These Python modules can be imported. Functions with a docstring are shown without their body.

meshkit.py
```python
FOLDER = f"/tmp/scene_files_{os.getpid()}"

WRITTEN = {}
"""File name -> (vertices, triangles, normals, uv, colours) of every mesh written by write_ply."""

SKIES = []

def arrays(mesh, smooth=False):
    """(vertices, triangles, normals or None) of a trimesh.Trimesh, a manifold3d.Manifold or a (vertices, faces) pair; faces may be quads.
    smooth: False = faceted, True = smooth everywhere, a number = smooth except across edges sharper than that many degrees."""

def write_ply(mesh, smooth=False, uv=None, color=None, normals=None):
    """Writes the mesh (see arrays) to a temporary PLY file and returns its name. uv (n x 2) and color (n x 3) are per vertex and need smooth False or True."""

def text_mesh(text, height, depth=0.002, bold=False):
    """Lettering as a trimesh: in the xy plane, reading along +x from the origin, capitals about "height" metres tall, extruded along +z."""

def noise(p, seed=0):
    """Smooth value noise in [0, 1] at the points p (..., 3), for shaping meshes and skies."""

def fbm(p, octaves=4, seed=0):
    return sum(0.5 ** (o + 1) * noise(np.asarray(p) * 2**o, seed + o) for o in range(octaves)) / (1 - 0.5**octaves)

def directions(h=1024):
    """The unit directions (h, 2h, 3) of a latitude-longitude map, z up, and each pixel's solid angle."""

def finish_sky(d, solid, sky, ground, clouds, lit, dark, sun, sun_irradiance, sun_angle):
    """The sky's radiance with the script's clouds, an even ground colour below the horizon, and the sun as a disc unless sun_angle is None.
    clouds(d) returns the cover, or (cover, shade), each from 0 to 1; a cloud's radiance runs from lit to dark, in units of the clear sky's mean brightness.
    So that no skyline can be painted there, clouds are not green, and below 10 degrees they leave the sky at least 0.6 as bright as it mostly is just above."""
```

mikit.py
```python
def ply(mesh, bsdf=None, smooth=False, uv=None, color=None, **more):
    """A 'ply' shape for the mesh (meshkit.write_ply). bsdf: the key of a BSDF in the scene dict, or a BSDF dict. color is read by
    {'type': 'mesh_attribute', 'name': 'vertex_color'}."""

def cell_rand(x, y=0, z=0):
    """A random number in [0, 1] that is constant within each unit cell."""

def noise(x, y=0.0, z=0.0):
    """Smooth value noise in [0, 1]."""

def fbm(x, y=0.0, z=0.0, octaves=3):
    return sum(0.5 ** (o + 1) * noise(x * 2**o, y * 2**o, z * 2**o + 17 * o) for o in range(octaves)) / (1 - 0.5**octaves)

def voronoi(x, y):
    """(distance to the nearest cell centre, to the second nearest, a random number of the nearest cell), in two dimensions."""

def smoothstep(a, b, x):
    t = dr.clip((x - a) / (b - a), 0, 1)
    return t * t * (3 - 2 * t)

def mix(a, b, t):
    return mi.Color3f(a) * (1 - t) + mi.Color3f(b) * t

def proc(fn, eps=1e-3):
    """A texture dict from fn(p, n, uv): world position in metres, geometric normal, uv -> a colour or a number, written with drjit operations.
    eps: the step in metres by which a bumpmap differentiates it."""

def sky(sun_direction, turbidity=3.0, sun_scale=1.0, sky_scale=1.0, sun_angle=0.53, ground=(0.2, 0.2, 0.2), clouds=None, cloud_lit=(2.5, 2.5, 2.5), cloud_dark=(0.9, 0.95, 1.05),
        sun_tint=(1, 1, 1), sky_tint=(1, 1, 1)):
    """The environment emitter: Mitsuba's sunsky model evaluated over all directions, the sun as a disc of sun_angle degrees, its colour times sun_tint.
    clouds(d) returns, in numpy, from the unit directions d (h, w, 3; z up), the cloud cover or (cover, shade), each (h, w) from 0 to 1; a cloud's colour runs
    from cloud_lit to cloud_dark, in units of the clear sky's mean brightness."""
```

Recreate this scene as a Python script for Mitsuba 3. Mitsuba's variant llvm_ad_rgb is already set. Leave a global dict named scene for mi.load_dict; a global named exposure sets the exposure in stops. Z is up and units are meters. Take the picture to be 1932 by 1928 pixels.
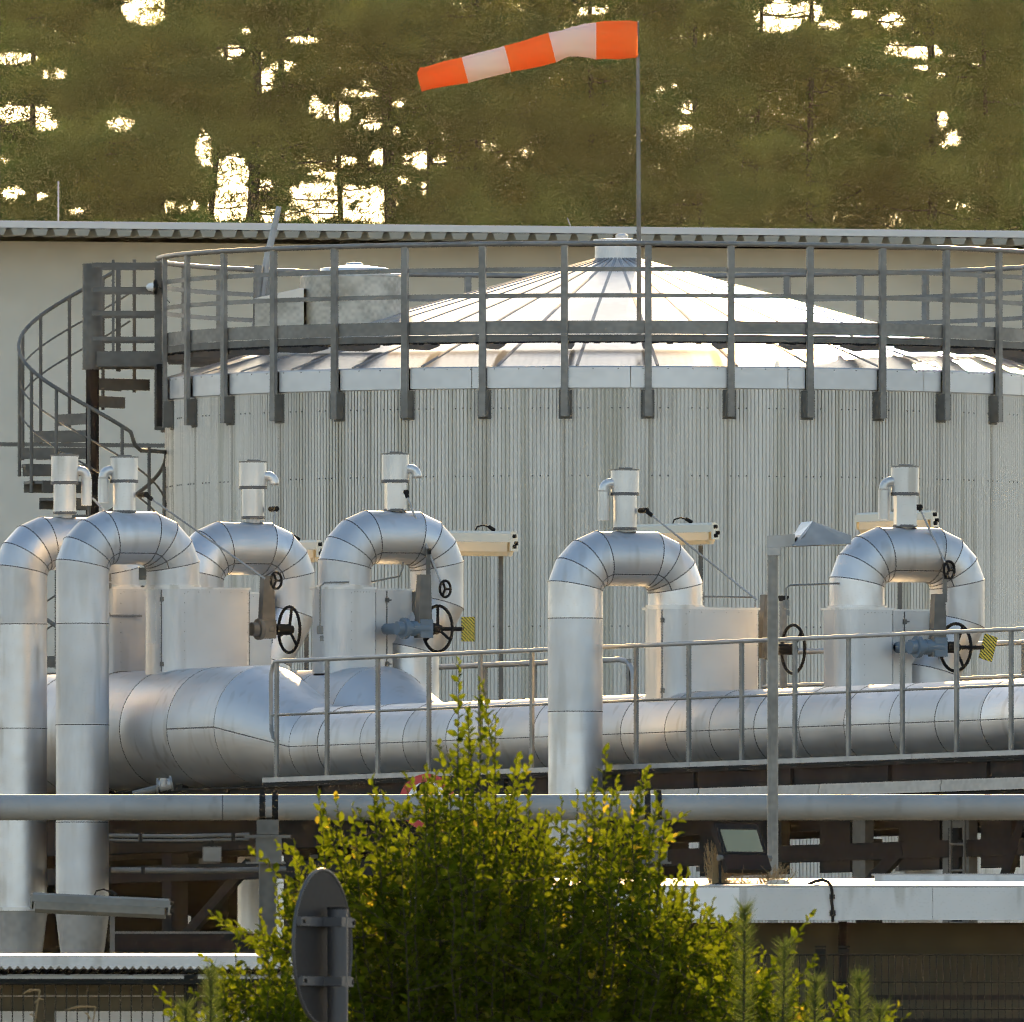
import math, random
import numpy as np, trimesh
import drjit as dr
import mitsuba as mi
import mikit, meshkit
from mikit import proc, noise, fbm, cell_rand, smoothstep, mix

# ------------------------------------------------------------------ camera, sky, haze, exposure
F = 61000.0          # focal length in picture units (picture 1932 wide)
CX, VH = 966.0, 2650.0   # principal column, horizon row in those units
ZC = 0.3             # camera height above the yard (it stands in a dip)
T = mi.ScalarTransform4f
scene, labels = {}, {}
exposure = 3.62
SUN = (0.058, 0.960, 0.272)
scene['haze_medium'] = {'type': 'homogeneous', 'albedo': {'type': 'rgb', 'value': [0.95, 0.95, 0.84]},
                        'sigma_t': {'type': 'rgb', 'value': [0.0000052, 0.0000052, 0.0000052]},
                        'phase': {'type': 'hg', 'g': 0.55}}
scene['camera'] = {'type': 'thinlens', 'fov': math.degrees(2 * math.atan(966.0 / F)), 'fov_axis': 'x', 'aperture_radius': 0.0055, 'focus_distance': 352.0,
                   'near_clip': 1.0, 'far_clip': 20000.0,
                   'to_world': T().look_at(origin=[0, 0, ZC], target=[0, 100, ZC + 100 * (VH - 964.0) / F], up=[0, 0, 1]),
                   'medium': {'type': 'ref', 'id': 'haze_medium'}}
scene['sky'] = mikit.sky(SUN, turbidity=3.5, sun_scale=1.0, sky_scale=1.0, sun_tint=(1.0, 0.92, 0.78), sky_tint=(1.06, 0.97, 0.945), ground=(0.15, 0.15, 0.13))

# ------------------------------------------------------------------ helpers
def W(u, v, y):
    """The point at distance y that is seen at column u, row v."""
    return np.array([(u - CX) / F * y, y, ZC + (VH - v) / F * y])
def Zv(v, y): return ZC + (VH - v) / F * y
def Xu(u, y): return (u - CX) / F * y

used = {}
def numbered(k):
    n = used.get(k, 0); used[k] = n + 1
    return k if n == 0 else f'{k}_{n:03d}'
def thing(name, label, cat, group=None, kind=None):
    k = numbered(name)
    labels[k] = {'label': label, 'category': cat}
    if group: labels[k]['group'] = group
    if kind: labels[k]['kind'] = kind
    return k
def part(parent, name, mesh, bsdf, smooth=False, label=None, kind=None, **kw):
    k = numbered(parent + '__' + name)
    scene[k] = mikit.ply(mesh, bsdf, smooth, **kw)
    if label or kind:
        labels[k] = {}
        if label: labels[k]['label'] = label
        if kind: labels[k]['kind'] = kind
    return k
def struct(name, mesh, bsdf, label, smooth=False):
    k = numbered(name); scene[k] = mikit.ply(mesh, bsdf, smooth); labels[k] = {'label': label, 'category': name.replace('_', ' '), 'kind': 'structure'}
    return k

def TM(v, f): return trimesh.Trimesh(np.asarray(v, float), np.asarray(f, int), process=False)
def cat(*m):
    m = [x for y in m for x in (y if isinstance(y, (list, tuple)) else [y])]
    return trimesh.util.concatenate(m)
def unit(a):
    a = np.asarray(a, float); return a / np.linalg.norm(a)
BOXF = np.array([[0, 2, 1], [1, 2, 3], [4, 5, 6], [5, 7, 6], [0, 1, 4], [1, 5, 4], [2, 6, 3], [3, 6, 7], [0, 4, 2], [2, 4, 6], [1, 3, 5], [3, 7, 5]])
def obox(c, ax, ay, az, sx, sy, sz):
    """Oriented box: centre, three axes, three full sizes."""
    c, ax, ay, az = (np.asarray(q, float) for q in (c, ax, ay, az))
    v = np.array([c + ax * sx * (i - .5) + ay * sy * (j - .5) + az * sz * (k - .5) for i in (0, 1) for j in (0, 1) for k in (0, 1)])
    f = BOXF
    if np.dot(np.cross(ax, ay), az) < 0: f = f[:, ::-1]
    return TM(v, f)
EX, EY, EZ = np.eye(3)
def box(c, s): return obox(c, EX, EY, EZ, *s)
def bar(a, b, w, h, side=None):
    """Rectangular bar from a to b, w across 'side', h across the third direction."""
    a, b = np.asarray(a, float), np.asarray(b, float); d = b - a; L = np.linalg.norm(d); d = d / L
    if side is None: side = np.cross(d, EZ) if abs(d[2]) < .95 else EX
    side = unit(side - d * np.dot(side, d)); up = np.cross(d, side)
    return obox((a + b) / 2, d, side, up, L, w, h)
def frames(p):
    p = np.asarray(p, float); t = np.gradient(p, axis=0); t /= np.linalg.norm(t, axis=1, keepdims=True) + 1e-12
    n = np.cross(t[0], EZ if abs(t[0][2]) < .9 else EX); n /= np.linalg.norm(n); N = [n]
    for i in range(1, len(p)):
        n = N[-1] - t[i] * np.dot(N[-1], t[i]); N.append(n / np.linalg.norm(n))
    N = np.array(N); return t, N, np.cross(t, N)
def tube(p, r, sides=8, caps=True):
    p = np.asarray(p, float); t, n, b = frames(p); r = np.broadcast_to(r, (len(p),))
    a = np.arange(sides) * 2 * np.pi / sides
    v = p[:, None] + r[:, None, None] * (np.cos(a)[None, :, None] * n[:, None] + np.sin(a)[None, :, None] * b[:, None])
    v = v.reshape(-1, 3); i, j = np.meshgrid(np.arange(len(p) - 1), np.arange(sides), indexing='ij')
    A, B = i * sides + j, i * sides + (j + 1) % sides
    q = np.stack([A, B, B + sides, A + sides], -1).reshape(-1, 4)
    f = np.vstack([q[:, [0, 1, 2]], q[:, [0, 2, 3]]])
    if caps:
        v = np.vstack([v, p[:1], p[-1:]]); k = np.arange(sides); n0 = len(v) - 2; e = (len(p) - 1) * sides
        f = np.vstack([f, np.stack([k * 0 + n0, (k + 1) % sides, k], 1), np.stack([k * 0 + n0 + 1, e + k, e + (k + 1) % sides], 1)])
    return TM(v, f)
def cyl(a, b, r, sides=16, r2=None): return tube([a, b], [r, r if r2 is None else r2], sides)
def rod(a, b, r, sides=6): return tube([a, b], r, sides)
def lathe(prof, c=(0, 0, 0), n=32, a0=0., a1=2 * np.pi):
    """Profile of (r, z) revolved about the vertical through c."""
    prof = np.asarray(prof, float); full = abs(a1 - a0 - 2 * np.pi) < 1e-6
    a = a0 + (a1 - a0) * np.arange(n + (0 if full else 1)) / n; m = len(a)
    v = np.stack([prof[:, 0][:, None] * np.cos(a), prof[:, 0][:, None] * np.sin(a), np.broadcast_to(prof[:, 1][:, None], (len(prof), m))], -1).reshape(-1, 3) + np.asarray(c, float)
    f = []
    for i in range(len(prof) - 1):
        for j in range(m if full else m - 1):
            A, B = i * m + j, i * m + (j + 1) % m
            f += [[A, B, B + m], [A, B + m, A + m]]
    return TM(v, f)
def extr(poly, o, ax, ay, az, depth):
    """Planar convex-ish polygon (list of 2D points, in axes ax, ay from o) extruded by depth along az."""
    import shapely
    m = trimesh.creation.extrude_polygon(shapely.Polygon(poly), depth, engine='earcut')
    v = np.asarray(m.vertices); o = np.asarray(o, float)
    w = o + v[:, :1] * np.asarray(ax) + v[:, 1:2] * np.asarray(ay) + v[:, 2:] * np.asarray(az)
    f = m.faces if np.dot(np.cross(ax, ay), az) > 0 else m.faces[:, ::-1]
    return TM(w, f)
def torus(c, ax, R, r, n=32, m=8):
    ax = unit(ax); e1 = unit(np.cross(ax, EZ if abs(ax[2]) < .9 else EX)); e2 = np.cross(ax, e1)
    a = np.arange(n) * 2 * np.pi / n; b = np.arange(m) * 2 * np.pi / m
    rad = np.cos(a)[:, None] * e1 + np.sin(a)[:, None] * e2
    v = (np.asarray(c, float) + R * rad[:, None] + r * (np.cos(b)[None, :, None] * rad[:, None] + np.sin(b)[None, :, None] * ax)).reshape(-1, 3)
    f = []
    for i in range(n):
        for j in range(m):
            A, B, C, D = i * m + j, ((i + 1) % n) * m + j, ((i + 1) % n) * m + (j + 1) % m, i * m + (j + 1) % m
            f += [[A, B, C], [A, C, D]]
    return TM(v, f)

# ------------------------------------------------------------------ materials
def pr(c, rough=.6, metal=0., **k):
    return {'type': 'twosided', 'bsdf': {'type': 'principled', 'base_color': {'type': 'rgb', 'value': list(c)} if not isinstance(c, dict) else c,
            'roughness': rough if not isinstance(rough, dict) else rough, 'metallic': metal, **k}}
def tint(base, amp, s, s2=None, low=None):
    """Base colour with soft tonal patches of size 1/s metres and a finer grain."""
    b = np.array(base); lo = np.array(low) if low is not None else b * (1 - amp); hi = np.minimum(b * (1 + amp * .6), .95)
    lo, hi = [float(x) for x in lo], [float(x) for x in hi]
    def fn(p, n, uv):
        t = fbm(p.x * s, p.y * s, p.z * s, 3) * .75 + noise(p.x * s * 9, p.y * s * 9, p.z * s * 9) * .25
        return mix(lo, hi, smoothstep(.25, .75, t))
    return proc(fn)
def cladfn(lo, hi, grime, zdrip):
    def fn(p, n, uv):
        t = fbm(p.x * 1.7, p.y * 1.7, p.z * 1.7, 3)
        c = mix(lo, hi, smoothstep(.3, .7, t))
        d = fbm(p.x * 11, p.y * 11, p.z * 1.2 + 5, 2)
        g = smoothstep(.56, .8, d) * .55 + smoothstep(.7, .9, noise(p.x * 60, p.y * 60, p.z * 60)) * .12
        return mix(c, grime, g * zdrip)
    return proc(fn)
def clad_bump(p, n, uv): return fbm(p.x * 6, p.y * 6, p.z * 6, 2) * .006 + noise(p.x * 90, p.y * 90, p.z * 90) * .0006
scene['cladding'] = {'type': 'twosided', 'bsdf': {'type': 'bumpmap', 'arbitrary': proc(clad_bump, eps=.01), 'scale': 1.0, 'bsdf': {'type': 'principled',
    'base_color': cladfn([.58, .585, .59], [.66, .665, .67], [.38, .36, .32], .5), 'metallic': .88, 'roughness': .52}}}
def clad_like(lo, hi, r):
    return {'type': 'twosided', 'bsdf': {'type': 'bumpmap', 'arbitrary': scene['cladding']['bsdf']['arbitrary'], 'scale': 1.0, 'bsdf': {'type': 'principled', 'base_color': cladfn(lo, hi, [.36, .34, .30], .75), 'metallic': .88, 'roughness': r}}}
scene['cladding_dull'] = clad_like([.53, .535, .54], [.61, .61, .61], .52)
scene['cladding_bright'] = clad_like([.62, .625, .635], [.70, .705, .715], .42)
scene['cladding_flat'] = pr(cladfn([.47, .475, .485], [.53, .535, .545], [.34, .32, .29], .5), .42, .7)
scene['cladding_satin'] = pr(cladfn([.56, .56, .55], [.66, .655, .64], [.34, .31, .26], .9), .4, .6)
scene['seam'] = pr((.11, .11, .115), .5, .5)
scene['galvanised'] = pr(tint((.205, .20, .185), .25, 2.5), .5, .3)
scene['galvanised_pale'] = pr(tint((.34, .34, .335), .2, 2.0), .45, .4)
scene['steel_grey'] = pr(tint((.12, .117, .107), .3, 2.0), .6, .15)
scene['steel_dark'] = pr(tint((.012, .0125, .0125), .35, 1.6), .8, .0, specular=.2)  # near-black base: the shade under the rack is put into this colour
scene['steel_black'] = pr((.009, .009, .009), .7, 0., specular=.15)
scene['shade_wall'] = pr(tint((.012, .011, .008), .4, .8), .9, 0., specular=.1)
scene['blue_paint'] = pr((.10, .14, .18), .45)
TC = np.array([Xu(1165, 370.), 370.])
def tank_col(p, n, uv):
    a = dr.atan2(p.x - TC[0], -(p.y - TC[1]))
    c = mix([.62, .58, .50], [.70, .66, .585], fbm(a * 9, p.z * .25, 1.0, 3))
    sheet = cell_rand(dr.floor(a * 57.2958 / 5 + .5), dr.floor(p.z * .5), 4)
    c = c * (.95 + .1 * sheet)
    st = smoothstep(.50, .80, fbm(a * 48, p.z * .22, 3.0, 2)) * .65
    st2 = smoothstep(.6, .85, noise(a * 150, p.z * .5, 7.0)) * .4
    q = (a * 57.2958 - 3.6) / 10.2857
    q = dr.abs(q - dr.floor(q + .5)) * 10.2857 + (noise(a * 200, p.z * .7, 2.0) - .5) * .5
    run = smoothstep(.75, .15, q) * dr.exp(-dr.maximum(10.45 - p.z, 0) / 1.6) * smoothstep(.2, .6, noise(a * 260, p.z * .25, 5.0))
    c = mix(c, [.34, .30, .23], run * .75)
    return mix(mix(c, [.40, .37, .28], st), [.40, .37, .32], st2)
scene['tank_sheet'] = pr(proc(tank_col), .55, .0)
scene['eave_metal'] = pr(tint((.60, .61, .62), .1, 1.2), .4, .5)
scene['roof_metal'] = pr(tint((.47, .48, .505), .08, 1.5), .26, .85)
scene['roof_seam'] = pr((.30, .305, .315), .5, .5)
scene['render_wall'] = pr(tint((.58, .56, .49), .08, .5), .85)
scene['fascia_metal'] = pr((.58, .58, .57), .45, .3)
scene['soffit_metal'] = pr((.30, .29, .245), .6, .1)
scene['concrete'] = pr(tint((.54, .50, .41), .2, 3.0, low=(.32, .295, .23)), .6)
scene['canopy_paint'] = pr(cladfn([.54, .53, .505], [.61, .60, .575], [.33, .31, .26], .9), .5)
scene['pale_paint'] = pr((.74, .73, .70), .5)
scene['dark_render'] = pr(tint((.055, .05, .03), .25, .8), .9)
scene['white_panel'] = pr((.6, .61, .63), .5)
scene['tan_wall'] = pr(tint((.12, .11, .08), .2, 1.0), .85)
scene['fence_wire'] = pr((.008, .009, .008), .7, 0., specular=.15)
scene['sign_metal'] = pr((.06, .06, .064), .55, .2)
scene['lamp_grey'] = pr(tint((.17, .165, .145), .2, 3.0), .6)  # mottled grey, darker than the other lamp boxes
scene['lens_plastic'] = {'type': 'principledthin', 'base_color': {'type': 'rgb', 'value': [.85, .80, .66]}, 'roughness': .35, 'diff_trans': 1.0}
scene['lamp_body'] = pr((.62, .58, .47), .5)
scene['glass_panel'] = pr((.24, .235, .15), .3, 0., specular=.3)
scene['red_paint'] = pr((.45, .04, .04), .5)
scene['white_paint'] = pr((.75, .75, .74), .5)
scene['sign_back'] = pr(tint((.020, .020, .022), .15, 6.0), .7, .0, specular=.2)
def stripes(p, n, uv):
    s = (p.x * .882 + p.y * .472) * .9 + p.z
    return dr.select(dr.abs(s * 27 - dr.floor(s * 27) - .5) < .24, mi.Color3f(.04, .04, .02), mi.Color3f(.75, .55, .03))
scene['hazard_stripes'] = pr(proc(stripes), .5)
scene['orange_fabric'] = {'type': 'principledthin', 'base_color': {'type': 'rgb', 'value': [.78, .22, .055]}, 'roughness': .7, 'diff_trans': .9}
scene['white_fabric'] = {'type': 'principledthin', 'base_color': {'type': 'rgb', 'value': [.70, .66, .61]}, 'roughness': .95, 'eta': 1.1, 'diff_trans': .75}
def leafcol(p, n, uv):
    r = cell_rand(dr.floor(p.x * 22), dr.floor(p.y * 22), dr.floor(p.z * 22))
    c = mix([.034, .056, .0025], [.118, .146, .006], r)
    return mix(c, [.30, .24, .02], smoothstep(.985, .995, cell_rand(dr.floor(p.x * 17 + 3), dr.floor(p.y * 17), dr.floor(p.z * 17))))
scene['leaf'] = {'type': 'principledthin', 'base_color': proc(leafcol), 'roughness': .33, 'diff_trans': 1.35, 'spec_trans': 0.0, 'eta': 1.4}
scene['shoot_needle'] = {'type': 'principledthin', 'base_color': {'type': 'rgb', 'value': [.07, .10, .025]}, 'roughness': .5, 'diff_trans': 1.0}
def needlecol(p, n, uv):
    t = fbm(p.x * .32, p.y * .32, p.z * .32, 3) * .6 + noise(p.x * .16 + 9, p.y * .1, p.z * .1) * .4
    return mix([.14, .185, .046], [.31, .325, .068], smoothstep(.3, .72, t))
scene['pine_needle'] = {'type': 'principledthin', 'base_color': proc(needlecol), 'roughness': .95, 'eta': 1.1, 'diff_trans': .75}
scene['bark'] = pr(tint((.12, .095, .06), .35, 4.0), .9)
scene['twig'] = pr((.04, .032, .018), .9, 0., specular=.2)
scene['ground_soil'] = pr(tint((.12, .115, .085), .3, .05), .95)
# ------------------------------------------------------------------ ground
gx = np.concatenate([[-3000, -600, -150], np.linspace(-60, 60, 13), [150, 600, 3000]])
gy = np.concatenate([[-3000, -500, -100, -30, 0, 15, 30, 45, 60, 80], np.linspace(110, 1800, 56), [2200, 3000]])
GX, GY = np.meshgrid(gx, gy); h_ = np.clip((GY - 15) / 60, 0, 1); GZ = -1.4 * (1 - h_ * h_ * (3 - 2 * h_)) + 54.0 * (lambda q: q * q * (3 - 2 * q))(np.clip((GY - 560) / 1000, 0, 1))
gv = np.stack([GX, GY, GZ], -1).reshape(-1, 3); nx_ = len(gx)
gf = [q for i in range(len(gy) - 1) for j in range(nx_ - 1) for q in ([i * nx_ + j, i * nx_ + j + 1, (i + 1) * nx_ + j + 1], [i * nx_ + j, (i + 1) * nx_ + j + 1, (i + 1) * nx_ + j])]
struct('ground', TM(gv, gf), 'ground_soil', 'flat gravelly yard and verge, hidden below the frame')

# ------------------------------------------------------------------ building behind the tank
k = thing('rear_building', 'long beige industrial hall with a pale roof edge, behind the round tank', 'building')
A0, A1 = W(-560, 413, 389.2), W(2500, 446.5, 394.6)
bd = unit((A1 - A0) * [1, 1, 0]); bn = np.cross(bd, EZ)
if bn[1] > 0: bn = -bn
zt = (A0[2] + A1[2]) / 2; L = np.linalg.norm((A1 - A0)[:2]); B0 = np.array([A0[0], A0[1], 0])
def BL(t, o, z): return B0 + bd * t + bn * o + EZ * z
part(k, 'wall', obox(BL(L / 2, -9, (zt - .2) / 2), bd, bn, EZ, L, 17.0, zt - .2), 'render_wall')
px = F / 391.0
part(k, 'roof', obox(BL(L / 2, -8.7, zt - .045), bd, bn, EZ, L + .4, 18.6, .05), 'fascia_metal')
part(k, 'fascia', obox(BL(L / 2, .62, zt - .035), bd, bn, EZ, L + .4, .02, .085), 'fascia_metal')
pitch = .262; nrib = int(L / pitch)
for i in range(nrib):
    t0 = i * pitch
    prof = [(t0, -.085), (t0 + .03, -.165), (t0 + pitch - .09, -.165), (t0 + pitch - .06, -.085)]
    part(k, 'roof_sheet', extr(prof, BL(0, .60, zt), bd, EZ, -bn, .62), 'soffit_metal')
part(k, 'wall_joint', obox(BL(L / 2, -.49, Zv(839.5, 391)), bd, bn, EZ, L, .03, .05), 'steel_grey')
part(k, 'base_course', obox(BL(L / 2, -.485, .4), bd, bn, EZ, L, .02, .8), 'dark_render')
for u, v0, r_ in ((51, 350, .011), (1091, 409, .006), (1212, 425, .006)):
    k = thing('lightning_rod', {51: 'thin pale rod standing on the roof edge at the far left', 1091: 'short thin wire leaning up from the middle of the roof edge', 1212: 'tiny rod stub on the roof edge just right of the pole'}[u], 'lightning rod')
    p = BL(0, .3, 0); tt = (W(u, v0, 391.5) - B0) @ bd; zz = Zv(v0, 391.5)
    part(k, 'rod', rod(BL(tt, .3, zt - .04), BL(tt - (.06 if u == 1091 else 0), .3, zz), r_), 'fascia_metal')
    part(k, 'foot', box(BL(tt, .3, zt - .01), (.05, .05, .03)), 'fascia_metal')

# ------------------------------------------------------------------ round tank
YT = 370.0; RW = 853 * YT / F; RR = 870 * YT / F
TCX, TCY = TC
def AT(a, r, z):
    """Point on the tank: angle from the side facing the camera, positive to the right."""
    return np.array([TCX + r * np.sin(a), TCY - r * np.cos(a), z])
ZF = lambda v: Zv(v, YT - RW)
ZR = lambda v: Zv(v, YT - RR)
z_eave, z_trim, z_seam = ZF(690), ZF(731), ZF(912)
tank = thing('digester_tank', 'big round tank with ribbed grey cladding and a shiny conical metal roof', 'tank')
part(tank, 'core', lathe([(RW - .05, 0), (RW - .05, z_eave - .02)], (TCX, TCY, 0), 72), 'tank_sheet')
def rib_sheet(a0, a1, z0, z1, r, nr, dp=.017):
    """One corrugated sheet: nr ribs between the angles a0 and a1."""
    prof = []
    da = (a1 - a0) / nr
    for i in range(nr):
        b = a0 + i * da
        prof += [(b + da * .04, r), (b + da * .64, r), (b + da * .74, r - dp), (b + da * .92, r - dp)]
    prof.append((a1 + da * .04, r))
    v = [AT(a, q, z) for z in (z0, z1) for a, q in prof]; n = len(prof)
    f = []
    for j in range(n - 1): f += [[j, j + 1, j + 1 + n], [j, j + 1 + n, j + n]]
    return TM(v, f)
rows = [(z_seam, z_trim + .06, .004), (z_seam - 3.2, z_seam + .05, 0.), (z_seam - 6.4, z_seam - 3.15, -.004), (.0, z_seam - 6.35, -.008)]
for z0, z1, dr_ in rows:
    for i in range(36):
        a0 = math.radians(-180 + 10 * i + 4.8)
        part(tank, 'cladding_sheet', rib_sheet(a0, a0 + math.radians(10), z0, z1, RW + dr_ + .002 * ((i * 7) % 3), 20), 'tank_sheet')
scr = []
for zz in (ZF(769), ZF(897), ZF(897) - 1.7):
    for i in range(-95, 96):
        if (i * 7) % 5 in (1, 4): continue
        c = AT(math.radians(i + 4.8 + .34), RW + .007, zz)
        scr.append(box(c, (.016, .016, .016)))
part(tank, 'screws', cat(scr), 'steel_grey', kind='stuff')
for i in range(18):
    a0, a1 = math.radians(-180 + 20 * i + 1.5), math.radians(-180 + 20 * i + 21.4)
    aa = np.linspace(a0, a1, 11)
    pf = [(RW + .012, z_trim - .01), (RW + .05, z_trim), (RW + .05, z_eave - .015), (RW + .035, z_eave), (RW - .02, z_eave + .004)]
    v = [AT(a, r, z) for r, z in pf for a in aa]; f = []
    for p in range(4):
        for j in range(10):
            q = p * 11 + j; f += [[q, q + 1, q + 12], [q, q + 12, q + 11]]
    part(tank, 'eave_trim', TM(v, f), 'eave_metal', 30)
riv = [box(AT(math.radians(-90 + 3.1 * i), RW + .052, z_eave - .03), (.012, .012, .012)) for i in range(59)]
part(tank, 'rivets', cat(riv), 'steel_grey', kind='stuff')
z_cap0 = Zv(489, YT); rc = 41 * YT / F
RE = RW + .04
for i in range(36):
    a0, a1 = math.radians(4.8 + 10 * i), math.radians(14.8 + 10 * i)
    sag = .0
    pts = [(RE, z_eave), ((RE + rc) / 2, (z_eave + z_cap0) / 2 + .02), (rc, z_cap0)]
    v, f = [], []
    for r, z in pts: v += [AT(a0, r, z), AT((a0 + a1) / 2, r, z), AT(a1, r, z)]
    for q in (0, 3):
        for j in (0, 1): f += [[q + j, q + j + 1, q + j + 4], [q + j, q + j + 4, q + j + 3]]
    rp = part(tank, 'roof_panel', TM(v, f), 'roof_metal', 30)
    b = [AT(a0, r, z + .006) for r, z in pts]
    part(rp, 'roof_seam', cat(bar(b[0], b[1], .034, .018), bar(b[1], b[2], .03, .018)), 'roof_seam')
zc1 = Zv(452, YT)
part(tank, 'vent_cap', lathe([(rc + .01, z_cap0 - .15), (rc + .01, zc1 - .02)], (TCX, TCY, 0), 32), 'eave_metal', 40)
part(tank, 'vent_cap_lid', lathe([(rc + .0, zc1 - .03), (rc + .03, zc1 - .02), (rc + .03, zc1 + .005), (.02, zc1 + .02)], (TCX, TCY, 0), 32), 'fascia_metal', 40)
part(tank, 'lid_knob', lathe([(.07, zc1 + .01), (.075, zc1 + .05), (.04, zc1 + .075), (0.001, zc1 + .08)], (TCX + .05, TCY, 0), 12), 'fascia_metal', 40)

# ------------------------------------------------------------------ ring walkway on the tank
ring = thing('ring_walkway', 'grey steel walkway with railing circling the top of the round tank', 'walkway')
z_top, z_m1, z_m2, z_toe, z_deck = ZR(458.5), ZR(507), ZR(556.5), ZR(604), ZR(643)
z_br0, z_br1 = ZR(735), ZR(785)
gap0, gap1 = -96.5, -84.5      # the opening towards the stair landing, degrees
def arc(r, z, d0, d1, n): return [AT(math.radians(d), r, z) for d in np.linspace(d0, d1, n)]
part(ring, 'top_rail', tube(arc(RR, z_top, gap1, 360 + gap0, 170), .03, 8), 'galvanised', True)
for z in (z_m1, z_m2):
    part(ring, 'middle_rail', cat([bar(p, q, .014, .05, side=(p + q) / 2 - [TCX, TCY, z]) for p, q in zip(arc(RR - .03, z, gap1, 360 + gap0, 106)[:-1], arc(RR - .03, z, gap1, 360 + gap0, 106)[1:])]), 'galvanised')
def band(r0, r1, z0, z1, d0, d1, n):
    aa = np.linspace(d0, d1, n); v = [AT(math.radians(d), r, z) for r, z in ((r0, z0), (r1, z0), (r1, z1), (r0, z1)) for d in aa]; f = []
    for p in range(4):
        for j in range(n - 1):
            a, b = p * n + j, ((p + 1) % 4) * n + j; f += [[a, b + 1, a + 1], [a, b, b + 1]]
    return TM(v, f)
part(ring, 'toe_board', band(RR - .045, RR - .035, ZR(629), z_toe, -180, 180, 145), 'galvanised', 30)
part(ring, 'edge_channel', band(RR - .10, RR - .03, z_deck, ZR(630), -180, 180, 145), 'steel_grey', 30)
for i in range(36):
    bars = []
    for j in range(10):
        a = math.radians(-180 + 10 * i + .4 + 9.2 * j / 9)
        bars.append(bar(AT(a, RR - .82, z_deck + .035), AT(a, RR - .105, z_deck + .035), .004, .014, side=np.array([math.cos(a), math.sin(a), 0])))
    for r in (.82, .58, .34, .11):
        bars.append(bar(AT(math.radians(-180 + 10 * i + .4), RR - r, z_deck + .04), AT(math.radians(-180 + 10 * i + 9.6), RR - r, z_deck + .04), .004, .01, side=EZ))
    part(ring, 'deck_grating', cat(bars), 'steel_grey')
part(ring, 'inner_channel', band(RR - .85, RR - .835, z_deck + .01, z_deck + .06, -180, 180, 109), 'steel_grey', 30)
rag = []
rr_ = random.Random(3)
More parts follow.
